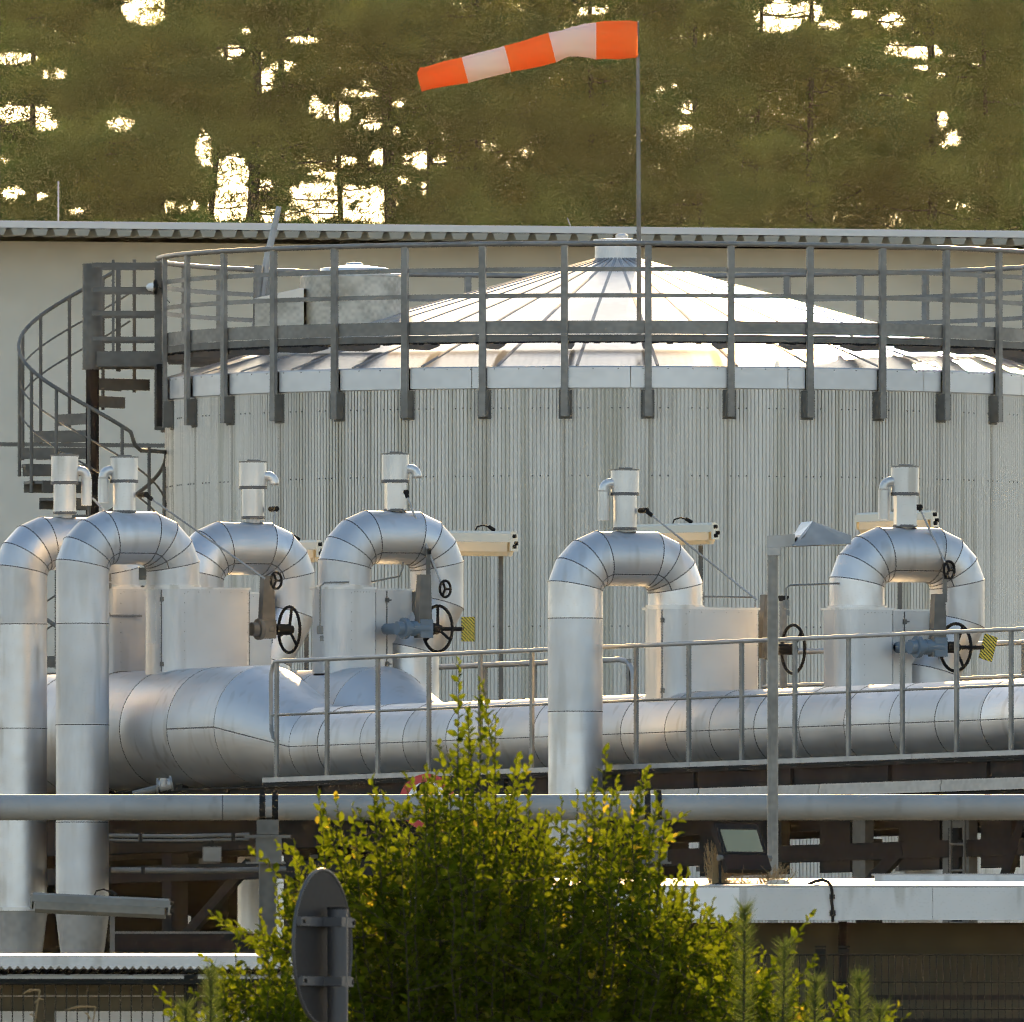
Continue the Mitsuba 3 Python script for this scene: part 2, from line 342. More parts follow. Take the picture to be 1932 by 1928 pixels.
for i in range(420):
    d = -95 + 190 * i / 420
    hgt = .012 + .02 * (rr_.random() ** 3)
    rag.append(obox(AT(math.radians(d), RR - .06, z_deck - hgt / 2), AT(math.radians(d) + 1.5708, 1, 0) - [TCX, TCY, 0], EX, EZ, .02 + .02 * rr_.random(), .04, hgt))
part(ring, 'grating_clips', cat(rag), 'steel_dark', kind='stuff')  # ragged drips along the deck edge, built as small dark boxes
for i in range(35):
    dg = 3.6 + 10.2857 * i
    a = math.radians(dg); rad = AT(a, 1, 0) - [TCX, TCY, 0]; tan = np.cross(EZ, rad)
    c = AT(a, RR, 0)
    po = part(ring, 'post', obox(c + EZ * (z_top - .02 + z_br1) / 2, rad, tan, EZ, .05, .075, z_top - .02 - z_br1), 'galvanised')
    cb = AT(a, (RR + RW) / 2 - .01, 0)
    part(po, 'wall_bracket', cat(obox(cb + EZ * (z_br0 + z_br1) / 2, rad, tan, EZ, RR - RW + .06, .10, z_br0 - z_br1),
        obox(AT(a, RW + .014, (z_br0 + z_br1) / 2 - .01), rad, tan, EZ, .018, .15, z_br0 - z_br1 + .03)), 'steel_grey')
    q0, q1 = AT(a, RR - .1, z_deck - .05), AT(a, RR - .85, z_deck - .05)
    part(ring, 'deck_bearer', extr([(0, .07), (0, -.055), (.5, -.055), (.76, .0), (.76, .07)], AT(a, RR - .06, z_deck - .015) - tan * .02, -rad, EZ, tan, .04), 'steel_grey')

# ------------------------------------------------------------------ spiral stair beside the tank
YS = 369.6
st = thing('spiral_staircase', 'grey steel spiral staircase around a dark central post, left of the tank', 'staircase')
pxs = F / YS
SC = np.array([Xu(174, YS), YS, 0]); RS = 139 / pxs
zS = lambda v: Zv(v, YS)
def SP(adeg, r, z): a = math.radians(adeg); return SC + [r * math.cos(a), r * math.sin(a), z]
part(st, 'central_post', cyl(SC, SC + EZ * zS(690), .075, 20), 'steel_black', 40)
part(st, 'upper_post', cyl(SC + EZ * zS(697), SC + EZ * zS(497), .115, 20), 'steel_grey', 40)
rail_z = lambda a: zS(508 + 1.36 * (a - 74))
step_deg = 26.5; i = 0
while True:
    am = 52 + step_deg * i
    z = zS(713) - .198 * i
    if z < .1: break
    half = step_deg * .56
    v = [SP(am - half, .07, z), SP(am + half, .07, z), SP(am - half, RS - .02, z), SP(am + half, RS - .02, z)]
    aa = np.linspace(am - half, am + half, 5)
    top = [SP(am - half, .07, z)] + [SP(a, RS - .03, z) for a in aa] + [SP(am + half, .07, z)]
    n = len(top); vv = top + [q - EZ * .035 for q in top]
    f = [[0, j, j + 1] for j in range(1, n - 1)] + [[n, n + j + 1, n + j] for j in range(1, n - 1)] + [q for j in range(n) for q in ([j, j + n, (j + 1) % n], [(j + 1) % n, j + n, (j + 1) % n + n])]
    fr = bar(SP(am + half, .07, z - .065), SP(am + half, RS - .03, z - .065), .012, .13)
    bk = bar(SP(am - half, .07, z - .065), SP(am - half, RS - .03, z - .065), .012, .13)
    td = part(st, 'tread', cat(TM(vv, f), fr, bk), 'steel_grey')
    za = rail_z(am + 4) if am < 315 else rail_z(am + 4)
    part(td, 'baluster', cyl(SP(am + 4, RS, z - .14), SP(am + 4, RS, rail_z(am + 4) - .01), .02, 8), 'steel_grey', True)
    i += 1
aend = 52 + step_deg * (i - 1)
part(st, 'handrail', tube([SP(a, RS, rail_z(a)) for a in np.arange(74, 306, 4)] + [SP(306, RS, rail_z(306) - .12), SP(312, RS, zS(853)), SP(330, RS, zS(853)), SP(358, RS, zS(853))]
     + [SP(a, RS, zS(853 + 1.36 * (a - 358))) for a in np.arange(362, aend, 5)], .023, 8), 'steel_grey', True)
for dz in (.36, .68):
    part(st, 'middle_rail', tube([SP(a, RS, rail_z(a) - dz) for a in np.arange(60, aend, 5)], .011, 6), 'steel_grey', True)
land = thing('stair_landing', 'short railed steel bridge between the spiral stair and the tank walkway', 'landing')
xL, xR = Xu(183, YS), Xu(306, YS)
zl = zS(690)
part(land, 'deck', box([(xL + xR) / 2, YS, zl + .13], (xR - xL, .9, .05)), 'steel_grey')
for dy in (-.45, .45):
    part(land, 'edge_beam', box([(xL + xR) / 2, YS + dy, zl + .06], (xR - xL, .05, .165)), 'steel_grey')
    for v in (502, 548, 593, 641):
        part(land, 'rail', box([(xL + xR) / 2, YS + dy, zS(v)], (xR - xL + .1, .03, .055 if v != 641 else .045)), 'steel_grey')
for u, dy, w in ((222, .45, .035), (214, -.40, .02), (301, -.45, .06), (300, .45, .06), (352, .0, 0)):
    if w: part(land, 'post', box([Xu(u, YS), YS + dy, (zS(500) + zl) / 2 - (.2 if u > 290 else 0)], (w * 1.6, w * 1.6, zS(500) - zl + (.4 if u > 290 else .1))), 'steel_grey')
part(land, 'outer_bracket', box([Xu(301, YS - .6), YS - .6, (zS(690) + zS(807)) / 2], (.07, .08, zS(690) - zS(807))), 'steel_dark')
k = thing('bulkhead_lamp', 'small round white lamp on the railing post where the walkway meets the stairs', 'lamp')
pc = W(287, 541, YS - .6)
part(k, 'globe', lathe([(0.001, .05), (.05, .04), (.075, .0), (.05, -.04), (.001, -.05)], pc, 16), 'white_paint', True)
m = lathe([(0.001, -.03), (.085, -.03), (.085, .0), (.001, .02)], (0, 0, 0), 16); mv = np.asarray(m.vertices)
part(k, 'base', TM(mv[:, [2, 1, 0]] * [1.2, 1, 1] + pc + [.05, 0, 0], m.faces[:, ::-1]), 'steel_dark', 40)
part(k, 'cable', tube([pc + [.05, 0, 0], pc + [.12, 0, -.02], pc + [.16, 0, -.14], pc + [.2, 0, -.18]], .006, 6), 'steel_black', True)

# ------------------------------------------------------------------ shaft and leaning pole on the roof
k = thing('concrete_shaft', 'squat weathered beige drum on the tank roof, left of the cone', 'shaft')
cs = W(665, 520, 369.4); rs = 100 * 369.4 / F
zb = cs[2] - .95
part(k, 'drum', lathe([(rs, zb), (rs, cs[2] - .02), (rs - .03, cs[2])], (cs[0], cs[1], 0), 48), 'concrete', 40)
part(k, 'lid', lathe([(rs + .01, cs[2] - .002), (rs + .01, cs[2] + .012), (.40, cs[2] + .035), (.39, cs[2] + .085), (.10, cs[2] + .124), (.09, cs[2] + .15), (.001, cs[2] + .16)], (cs[0] + .02, cs[1], 0), 48), 'roof_metal', 25)
part(k, 'side_box', box([Xu(527, 369.2), 369.2, (Zv(575, 369.2) + zb) / 2], (.56, .5, Zv(565, 369.2) - zb)), 'concrete')
part(k, 'side_box_lid', extr([(-.30, 0), (.28, 0), (.28, .12), (.24, .12)], [Xu(527, 369.2), 369.5, Zv(565, 369.2) + .003], EX, EZ, -EY, .6), 'roof_metal')
k = thing('leaning_davit', 'old pale pole leaning above the left part of the tank walkway', 'pole')
p0, p1, p2 = W(478, 640, 369.0), W(505, 480, 369.0), W(526, 388, 369.0)
part(k, 'lower_mast', tube([W(484, 640, 369.), W(486, 500, 369.)], .05, 10), 'galvanised', 40)
part(k, 'jib', tube([p0 + [0, .1, 0], p1 + [0, .1, 0], p2 + [0, .1, 0]], [.05, .045, .032], 10), 'galvanised_pale', True)
k = thing('windsock', 'orange and white striped windsock blowing left from a thin pole above the tank', 'windsock')
YW = 365.4
part(k, 'pole', tube([W(1206, 640, YW), W(1205, 350, YW), W(1203.5, 104, YW)], [.028, .026, .02], 10), 'galvanised', True)
stations = [(1205, 39.5, 108), (1190, 39, 108.5), (1165, 38.5, 109), (1140, 39.5, 109.5), (1125, 41, 110), (1105, 44.5, 109), (1085, 49, 107.5), (1065, 54, 111), (1042, 60, 118.5), (1015, 68, 124.5), (985, 77, 130.5), (958, 84, 137), (930, 92, 142.5), (905, 99, 148.5), (877, 106.5, 155), (850, 113, 160), (825, 119, 164.5), (806, 124, 169.5)]
def sock(sub, ph=0.):
    v, n = [], 28
    for j, (u, a, b) in enumerate(sub):
        sl = 0.28 * (1205 - u) / 415.
        c = W(u, (a + b) / 2, YW); r = (b - a) / 2 * YW / F
        ax = np.array([1., 0, .26 * min(1., max(0, (1125 - u) / 60.))]); ax = unit(ax); up = np.cross(EY, ax) * -1
        for q in range(n):
            t = 2 * np.pi * q / n
            w = 1 + .035 * math.sin(4 * t + u * .045) + .03 * math.sin(7 * t - u * .13) + .03 * math.sin(u * .24 + 2 * t) - (.10 if 1060 < u < 1110 else 0.) * max(0., -math.cos(t)) * (1 + math.sin(3 * t))
            v.append(c + r * w * (math.cos(t) * up + math.sin(t) * EY * .92))
    f = []
    for j in range(len(sub) - 1):
        for q in range(n):
            A, B = j * n + q, j * n + (q + 1) % n; f += [[A, B, B + n], [A, B + n, A + n]]
    return TM(v, f)
cuts = [(0, 4, 'orange'), (4, 8, 'white'), (8, 11, 'orange'), (11, 14, 'white'), (14, 17, 'orange')]
for a, b, c in cuts:
    part(k, 'band', sock(stations[a:b + 1]), c + '_fabric', True, label=c + ' fabric band of the windsock')
e = stations[-1]; c0 = W(e[0], (e[1] + e[2]) / 2, YW); r0 = (e[2] - e[1]) / 2 * YW / F
part(k, 'end_cuff', sock([(806, 124, 169.5), (798, 125, 171), (791, 137, 172)]), 'orange_fabric', True)
part(k, 'mouth_ring', torus(W(1204, 73.7, YW), EX, 34.3 * YW / F, .008, 32, 6), 'steel_grey', True)
part(k, 'hem', torus(W(1127, 75.5, YW), EX, 34.6 * YW / F, .006, 32, 6), 'orange_fabric', True)
# ------------------------------------------------------------------ the slanting pipe rack: frame (t along the pipes, s across, z up)
D3, P3 = np.array([.472, -.882, 0.]), np.array([.882, .472, 0.])
ORG = np.array([-2.423, 347., 0.])
def Lp(t, s, z): return ORG + D3 * t + P3 * s + EZ * z
def t_of(u, s):
    o = ORG + P3 * s; q = (u - CX) / F
    return (q * o[1] - o[0]) / (D3[0] - q * D3[1])
def yd(t, s): return (ORG + D3 * t + P3 * s)[1]

def sweep(path, R, e1, n=40):
    """Mitred rings of radius R along a planar path (normal e1): list of (ring points), one list per vertex."""
    path = np.asarray(path, float); e1 = unit(e1); T_ = [unit(b - a) for a, b in zip(path[:-1], path[1:])]
    a = np.arange(n) * 2 * np.pi / n; rings = []
    for i, p in enumerate(path):
        ti, to = T_[max(i - 1, 0)], T_[min(i, len(T_) - 1)]
        b = unit(ti + to); m = unit(np.cross(b, e1)); ch = max(np.dot(b, ti), .3)
        rings.append((p, b, m / ch))
    return rings, e1, a
def ringpts(rg, e1, a, R, shift=0.):
    p, b, m = rg; return p + b * shift + R * (np.cos(a)[:, None] * e1 + np.sin(a)[:, None] * m)
def loft(A, B, caps=False):
    n = len(A); v = np.vstack([A, B]); i = np.arange(n); j = (i + 1) % n
    f = np.vstack([np.stack([i, i + n, j], 1), np.stack([j, i + n, j + n], 1)])
    if caps:
        v = np.vstack([v, A.mean(0)[None], B.mean(0)[None]]); f = np.vstack([f, np.stack([i * 0 + 2 * n, i, j], 1), np.stack([i * 0 + 2 * n + 1, j + n, i + n], 1)])
    return TM(v, f)
rnd = random.Random(11)
def pipe(parent, path, R, e1, seams=True, n=40, bsdf='cladding', throat=None, name='pipe_section', radii=None):
    rings, e1, a = sweep(path, R, e1, n); radii = radii or [R] * len(path)
    for i in range(len(path) - 1):
        j = R * (1 + rnd.uniform(-.004, .004)) / R
        part(parent, name, loft(ringpts(rings[i], e1, a, radii[i] * j), ringpts(rings[i + 1], e1, a, radii[i + 1] * j), caps=i in (0, len(path) - 2)), bsdf if bsdf != 'cladding' else rnd.choice(['cladding', 'cladding', 'cladding_dull', 'cladding_bright']), 50)
        if throat and throat[0] <= i < throat[1]:
            w = .006 / R; th = throat[2]; ts = np.array([th - w, th + w])
            A_, B_ = ringpts(rings[i], e1, ts, radii[i] + .006), ringpts(rings[i + 1], e1, ts, radii[i + 1] + .006)
            part(parent, 'lap_seam', TM(np.vstack([A_, B_]), [[0, 1, 2], [1, 3, 2]]), 'seam')
    if seams:
        for i in range(1, len(path) - 1):
            q = [ringpts(rings[i], e1, a, radii[i] + .005, -.005), ringpts(rings[i], e1, a, radii[i] + .005, .005)]
            q0, q1 = ringpts(rings[i], e1, a, radii[i] - .01, -.005), ringpts(rings[i], e1, a, radii[i] - .01, .005)
            part(parent, 'seam_band', cat(loft(q0, q[0]), loft(q[0], q[1]), loft(q[1], q0)), 'seam')

# ---- the two big pipes
zM = Zv(1410, 347.0); RS_, RB_ = .415, .652
zB = zM - RS_ + RB_
def big_pipe(key, s, t_start, t_end):
    # thick part, eccentric reducer, thin part
    tb = [t_start] + list(np.arange(-.42 - 1.1 * 7, -.43, 1.1)) + [-.42]
    tb = sorted(x for x in set(tb) if x >= t_start)
    pipe(key, [Lp(t, s, zB) for t in tb], RB_, P3, n=48)
    a = np.arange(48) * 2 * np.pi / 48
    def ring_at(t, R, z): return Lp(t, s, z) + R * (np.cos(a)[:, None] * P3 + np.sin(a)[:, None] * np.cross(D3, P3))
    part(key, 'reducer', loft(ring_at(-.42, RB_, zB), ring_at(.86, RS_, zM)), 'cladding', 50)
    for t, R, z in ((-.42, RB_, zB), (.86, RS_, zM)):
        part(key, 'seam_band', loft(ring_at(t - .006, R + .006, z), ring_at(t + .006, R + .006, z)), 'seam')
    ph = np.pi + .03   # the side towards the walkway
    def sp(t, R, z, dphi): aa = ph + dphi; return Lp(t, s, z) + (R + .007) * (math.cos(aa) * P3 + math.sin(aa) * np.cross(D3, P3))
    def strip(t0, R0, z0, t1, R1, z1):
        return TM([sp(t0, R0, z0, -.011), sp(t0, R0, z0, .011), sp(t1, R1, z1, -.014), sp(t1, R1, z1, .014)], [[0, 1, 2], [1, 3, 2]])
    part(key, 'lap_seam', strip(-1.52, RB_, zB, -.42, RB_, zB), 'seam'); part(key, 'lap_seam', strip(-.42, RB_, zB, .86, RS_, zM), 'seam'); part(key, 'lap_seam', strip(.86, RS_, zM, t_end, RS_, zM), 'seam')
    ts = [.86] + list(np.arange(1.5, t_end - .3, .975)) + [t_end]
    pipe(key, [Lp(t, s, zM) for t in ts], RS_, P3, n=44)
m1 = thing('main_pipe', 'large silver clad pipe behind the front railing, narrowing through a cone to the right', 'pipe')
big_pipe(m1, 0., -9.2, 23.)
m2 = thing('main_pipe', 'second large silver clad pipe, its cone just behind that of the front one', 'pipe')
big_pipe(m2, 1.4, -9.2, 23.)
for ky, s in ((m1, 0.), (m2, 1.4)):
    for t in (-6.2, -2.0, 3.0, 8.0, 13.0, 18.0):
        zb_ = (zB - RB_) if t < 0 else (zM - RS_)
        part(ky, 'saddle', obox(Lp(t, s, zb_ - .04), D3, P3, EZ, .14, .5, .18), 'steel_dark')

# ---- goosenecks
RP = .287; RC = .372
def joints(c_s, c_z, left):
    a = np.radians(11.25 + 22.5 * np.arange(4)); q = RC / math.cos(math.radians(11.25))
    if left: return [(c_s - q * math.cos(x), c_z + q * math.sin(x)) for x in a]
    return [(c_s + q * math.cos(x), c_z + q * math.sin(x)) for x in a[::-1]]
def gooseneck(label, u_box, s_box, span, v_top, front, v_seams, grp='gooseneck vent pipes'):
    t = t_of(u_box, s_box); y = yd(t, s_box)
    key = thing('gooseneck_pipe', label, 'pipe', grp)
    zt = Zv(v_top, y - .2) - RP
    sl, sr = (s_box - span, s_box) if front else (s_box, s_box + span)
    zs = zt - RC
    yl = yd(t, sl)
    Lj, Rj = joints(sl + RC, zs, True), joints(sr - RC, zs, False)
    boxtop = zM + RS_ + .9
    if front:
        down = [(sl, Zv(v, yl)) for v in v_seams]
        low = Zv(1716, yl) - .5
        path = [(sl, low + .5)] + down[::-1] + Lj + Rj + [(sr, boxtop - .15)]
        th = (len(down) + 1, len(down) + 8, np.pi + .62)
    else:
        zk = zs - .33
        path = [(sl, boxtop - .15)] + Lj + Rj + [(sr, zk), (sr - .30, zk - .52), (sr - .30, zk - 1.3), (sr - .30, 1.0)]
        th = (1, 8, np.pi + .62)
    # e1 = D3 looks towards the camera; in-plane normal points out of the bend
    pipe(key, [Lp(t, s, z) for s, z in path], RP, -D3, throat=(th[0], th[1], th[2]))
    if front:
        low = Zv(1716, yl) - .5
        part(key, 'foot_flange', cyl(Lp(t, sl, low + .48), Lp(t, sl, low + .52), RP + .06, 32), 'cladding_satin', 40)
        part(key, 'foot_cone', tube([Lp(t, sl, low + .02), Lp(t, sl, low + .5)], [.235, RP + .01], 20), 'galvanised_pale', 30)
        part(key, 'foot', cyl(Lp(t, sl, 0), Lp(t, sl, low + .03), .23, 24), 'cladding_satin', 40)
    return key, t, sl, sr, zt
G = {}
specs = dict(
    B=('silver gooseneck pipe cut by the left edge of the picture, partly behind its neighbour', 212, 0., 1.12, 976, True, [1178, 1375]),
    A=('silver gooseneck second from the left, its leg running down in front of the big pipe', 326, 0., 1.10, 965, True, [1177, 1368, 1552]),
    E=('smaller looking silver gooseneck behind the second one, between it and the middle pair', 372, 1.4, 1.12, 983, False, []),
    D=('silver gooseneck bending down behind the box with the striped plate, left of centre', 650, 1.4, 1.13, 962, False, []),
    C=('silver gooseneck pipe right of centre, its leg passing in front of the railing', 1274, 0., 1.19, 1003, True, [1167, 1343, 1500]),
    F=('rightmost silver gooseneck pipe beside the street lamp', 1617, 1.4, 1.2, 993, False, []))
for nm, sp_ in specs.items():
    G[nm] = gooseneck(*sp_)
G['A_'] = None

# ---- valve boxes
def valve_box(label, nm, s0, s1, v_top, recess=None, depth=.58, extra=0.):
    s0, s1, recess = s0 + .09, s1 - .17, (recess - .17 if recess else None)
    key0, t, sl, sr, zt = G[nm]; s_ax = 0. if nm in 'ABC' else 1.4
    y = yd(t, s_ax); z1 = Zv(v_top, y - .1)
    zbase = (zB + RB_ if t < -.2 else zM + RS_)
    key = thing('valve_box', label, 'valve box', 'boxes round the valves')
    z0 = zbase - .06 if t < -.2 else zbase - .10
    hw = depth / 2
    def plan(sa, sb, h, rnd_l):
        pts = []
        if rnd_l:
            r = min(.22, h); pts += [(sa + r - r * math.cos(x), -h + r - r * math.sin(x)) for x in np.linspace(0, np.pi / 2, 14)]
        else: pts += [(sa, -h)]
        pts += [(sb - .03, -h), (sb, -h + .03), (sb, h)]
        if rnd_l: pts += [(sa + r - r * math.sin(x), h - r + r * math.cos(x)) for x in np.linspace(0, np.pi / 2, 6)]
        else: pts += [(sa, h)]
        return pts
    a = s_ax + s0; b = s_ax + (recess if recess else s1)
    # polygon axes: P3 and -D3 (so that -h is the side facing the camera)
    ck_ = part(key, 'casing', extr(plan(a, b, hw, True), Lp(t, 0, z0), P3, -D3, EZ, z1 - z0), 'cladding_flat')
    part(key, 'lid', extr(plan(a - .025, b + .012, hw + .022, True), Lp(t, 0, z1), P3, -D3, EZ, .022), 'cladding_satin', 30)
    if recess:
        c, d = s_ax + recess + .004, s_ax + s1
        part(key, 'end_casing', extr([(c, -.02), (d, -.10), (d, hw), (c, hw)], Lp(t, 0, z0 + .02), P3, -D3, EZ, z1 - z0 - .025), 'cladding_flat', 30)
        part(key, 'end_lid', extr([(c, -.045), (d + .01, -.125), (d + .01, hw), (c, hw)], Lp(t, 0, z1 - .004), P3, -D3, EZ, .02), 'cladding_satin', 30)
        sm = s_ax + (recess + s1) / 2 - .03; f0 = .02 + .08 * .5 + .008
    else:
        sm = s_ax + s0 + .03; f0 = hw - .22 + .12
    part(key, 'end_cover', obox(Lp(t, s_ax + s1 + .006, (z0 + z1) / 2), P3, D3, EZ, .01, depth - .06, z1 - z0 - .03), 'steel_grey')  # dull panel added on the box end to stop its sun bounce
    if nm in 'DF': part(key, 'back_cover', obox(Lp(t, s_ax + (s0 + s1) / 2 + .11, (z0 + z1) / 2) - D3 * (hw + .006), P3, D3, EZ, s1 - s0 - .26, .01, z1 - z0 - .03), 'steel_grey')  # dull panel added behind, keeps reflected sun off the neighbouring box
    jm = bar(Lp(t, sm, z0 + .03) + D3 * (f0), Lp(t, sm, z1 - .01) + D3 * (f0), .012, .008, side=P3)
    part(ck_, 'panel_joint', jm, 'seam')
    for fz in (.12, .88):
        q = Lp(t, sm, z0 + (z1 - z0) * fz) + D3 * (f0 + .012)
        part(ck_, 'latch', cat(obox(q, P3, D3, EZ, .035, .03, .05), obox(q + P3 * .025, P3, D3, EZ, .05, .015, .015)), 'steel_grey')
    rv = [obox(Lp(t, q, z0 + (z1 - z0) * h_) + D3 * (hw + .002), P3, D3, EZ, .007, .005, .007) for q in (a + .26, b - .03) for h_ in np.linspace(.06, .95, 9)]
    rv += [obox(Lp(t, q, z1 - .03) + D3 * (hw + .002), P3, D3, EZ, .007, .005, .007) for q in np.linspace(a + .3, b - .1, 6)]
    part(ck_, 'rivets', cat(rv), 'steel_grey', kind='stuff')
    # sealing collar where the pipe enters
    if nm in 'ABC': sc_ = sr
    else: sc_ = sl
    part(key, 'pipe_collar', cyl(Lp(t, sc_, z1 + .02), Lp(t, sc_, z1 + .045), RP + .02, 32), 'cladding_satin', 40)
    return key, t, s_ax, z0, z1
VB = {}
VB['B'] = valve_box('pale box mostly hidden behind the front left one, under the leftmost gooseneck', 'B', -.40, .95, 1112)
VB['A'] = valve_box('smooth silver box on the big pipe, under the right leg of the second gooseneck', 'A', -.36, .96, 1112)
VB['E'] = valve_box('valve box hidden behind the front left one', 'E', -.42, .95, 1120)
VB['D'] = valve_box('silver box with a recessed end, behind the hand wheel with the upright striped plate', 'D', -.42, .94, 1112, recess=.42)
VB['C'] = valve_box('silver box under the gooseneck right of centre, left of the lamp post', 'C', -.38, 1.02, 1150)
VB['F'] = valve_box('silver box at far right under the rightmost gooseneck, behind the railing', 'F', -.42, 1.0, 1151, recess=.46)
# thin sensor lines over the boxes
for nm, pts in (('B', [(-.24, .36, .12), (-.24, .36, -.24), (-.21, .36, -.29), (.17, .36, -.29)]), ('D', [(-.52, .42, -.45), (-.52, .42, .02), (-.46, .42, .06), (.3, .1, .09), (.62, .1, .15), (.66, .1, .25), (.66, .1, 1.0)]), ('C', [(.25, .1, .14), (.9, .1, .14), (.9, .1, .04)]), ('F', [(-.9, .1, .05), (-.9, .1, .22), (-.85, .1, .25), (-.2, .1, .28)])):
    kb, t, s_ax, z0, z1 = VB[nm]
    kk = thing('sensor_line', {'B': 'thin bent pipe on the box half hidden behind the second gooseneck leg', 'D': 'thin line bent over the box left of centre', 'C': 'thin bent line above the box left of the lamp post', 'F': 'thin bent line left of the rightmost gooseneck'}[nm], 'sensor line')
    part(kk, 'tubing', tube([Lp(t, s_ax + a, z1 + c) + D3 * b for a, b, c in pts], .011, 6), 'galvanised', 40)
    a, b, c = pts[0]
    part(kk, 'end_fitting', cat(obox(Lp(t, s_ax + a, z1 + c) + D3 * b, P3, D3, EZ, .05, .05, .09), cyl(Lp(t, s_ax + a + .02, z1 + c - .06) + D3 * b, Lp(t, s_ax + a + .02, z1 + c - .12) + D3 * b, .02, 8)), 'galvanised')

# ---- hand wheels
def wheel_mesh(c, ax, R, r, nsp, rot=0.3):
    ax = unit(ax); e1 = EZ; e2 = unit(np.cross(ax, e1))
    return torus(c, ax, R, r, 40, 10), [cyl(c, c + R * (math.cos(rot + 2 * np.pi * i / nsp) * e1 + math.sin(rot + 2 * np.pi * i / nsp) * e2), r * .95, 8) for i in range(nsp)], cyl(c - ax * .04, c + ax * .04, r * 2.6, 16)
def hand_wheel(label, nm, s_start, s_stand, s_wheel, v_stem, v_stand, R=.248, off=0., plate=None, tilt=0.):
    kb, t, s_ax, z0, z1 = VB[nm]; y = yd(t, s_ax + s_wheel) - off * .88; z = Zv(v_stem, y)
    key = thing('hand_wheel', label, 'hand wheel', 'hand wheels on the valve boxes')
    s_start, s_stand, s_wheel = (x - off * .535 for x in (s_start, s_stand, s_wheel))
    P = lambda s, dz=0., o=0.: Lp(t, s_ax + s, z + dz) + D3 * (off + o)
    part(key, 'stem_housing', cat(cyl(P(s_start), P(s_start + .18), .075, 20), cyl(P(s_start + .07), P(s_start + .12), .115, 20)), 'blue_paint' if plate else 'steel_grey', 40)
    part(key, 'gearbox', cat(cyl(P(s_start + .18), P(s_stand + .05), .082, 16), obox(P(s_stand), P3, D3, EZ, .15, .15, .2)), 'blue_paint' if plate else 'steel_grey', 40)
    zt = Zv(v_stand, y)
    if off > .3: part(key, 'side_neck', cyl(P(s_start + .06), P(s_start + .06, 0, -.36), .06, 16), 'blue_paint', 40)
    part(key, 'yoke_stand', extr([(-.10, z - .1), (.075, z - .1), (.055, zt), (-.065, zt)], Lp(t, s_ax + s_stand, 0) + D3 * (off + .06), P3, EZ, -D3, .1), 'steel_grey')
    rim, sp, hub = wheel_mesh(P(s_wheel), P3 if not plate else unit(P3 * math.cos(.2) - D3 * math.sin(.2)), R, .017, 3, tilt)
    rk_ = part(key, 'rim', rim, 'steel_black', True)
    for m in sp: part(rk_, 'spoke', m, 'steel_black', True)
    part(key, 'hub', cat(hub, cyl(P(s_stand + .1), P(s_wheel), .06, 16)), 'steel_black', 40)
    if plate:
        part(key, 'spindle', cyl(P(s_wheel), P(s_wheel + plate[0]), .022, 8), 'steel_black', True)
        q = P(s_wheel + plate[0] + .06); rr = plate[1]
        ax = unit(P3 * 1 + D3 * -.0); ca, sa = math.cos(rr), math.sin(rr)
        part(key, 'warning_plate', obox(q, ca * P3 + sa * EZ, D3, -sa * P3 + ca * EZ, .155, .02, .265), 'hazard_stripes', label='yellow plate with black diagonal stripes')
    return key, t, s_ax, z
hand_wheel('black hand wheel at the right end of the front left valve box', 'A', .96, 1.15, 1.42, 1188, 1087, tilt=.25)
hand_wheel('black hand wheel left of centre with an upright yellow striped plate on its spindle', 'D', .64, .97, 1.14, 1187, 1085, off=.58, plate=(.31, .0), tilt=.0)
hand_wheel('black hand wheel seen nearly edge on, right behind the street lamp post', 'C', 1.02, 1.10, 1.41, 1225, 1123, R=.255, tilt=.8)
hand_wheel('black hand wheel at the far right with a tilted yellow striped plate', 'F', .62, .96, 1.17, 1222, 1122, off=.58, plate=(.33, -.28), tilt=.5)

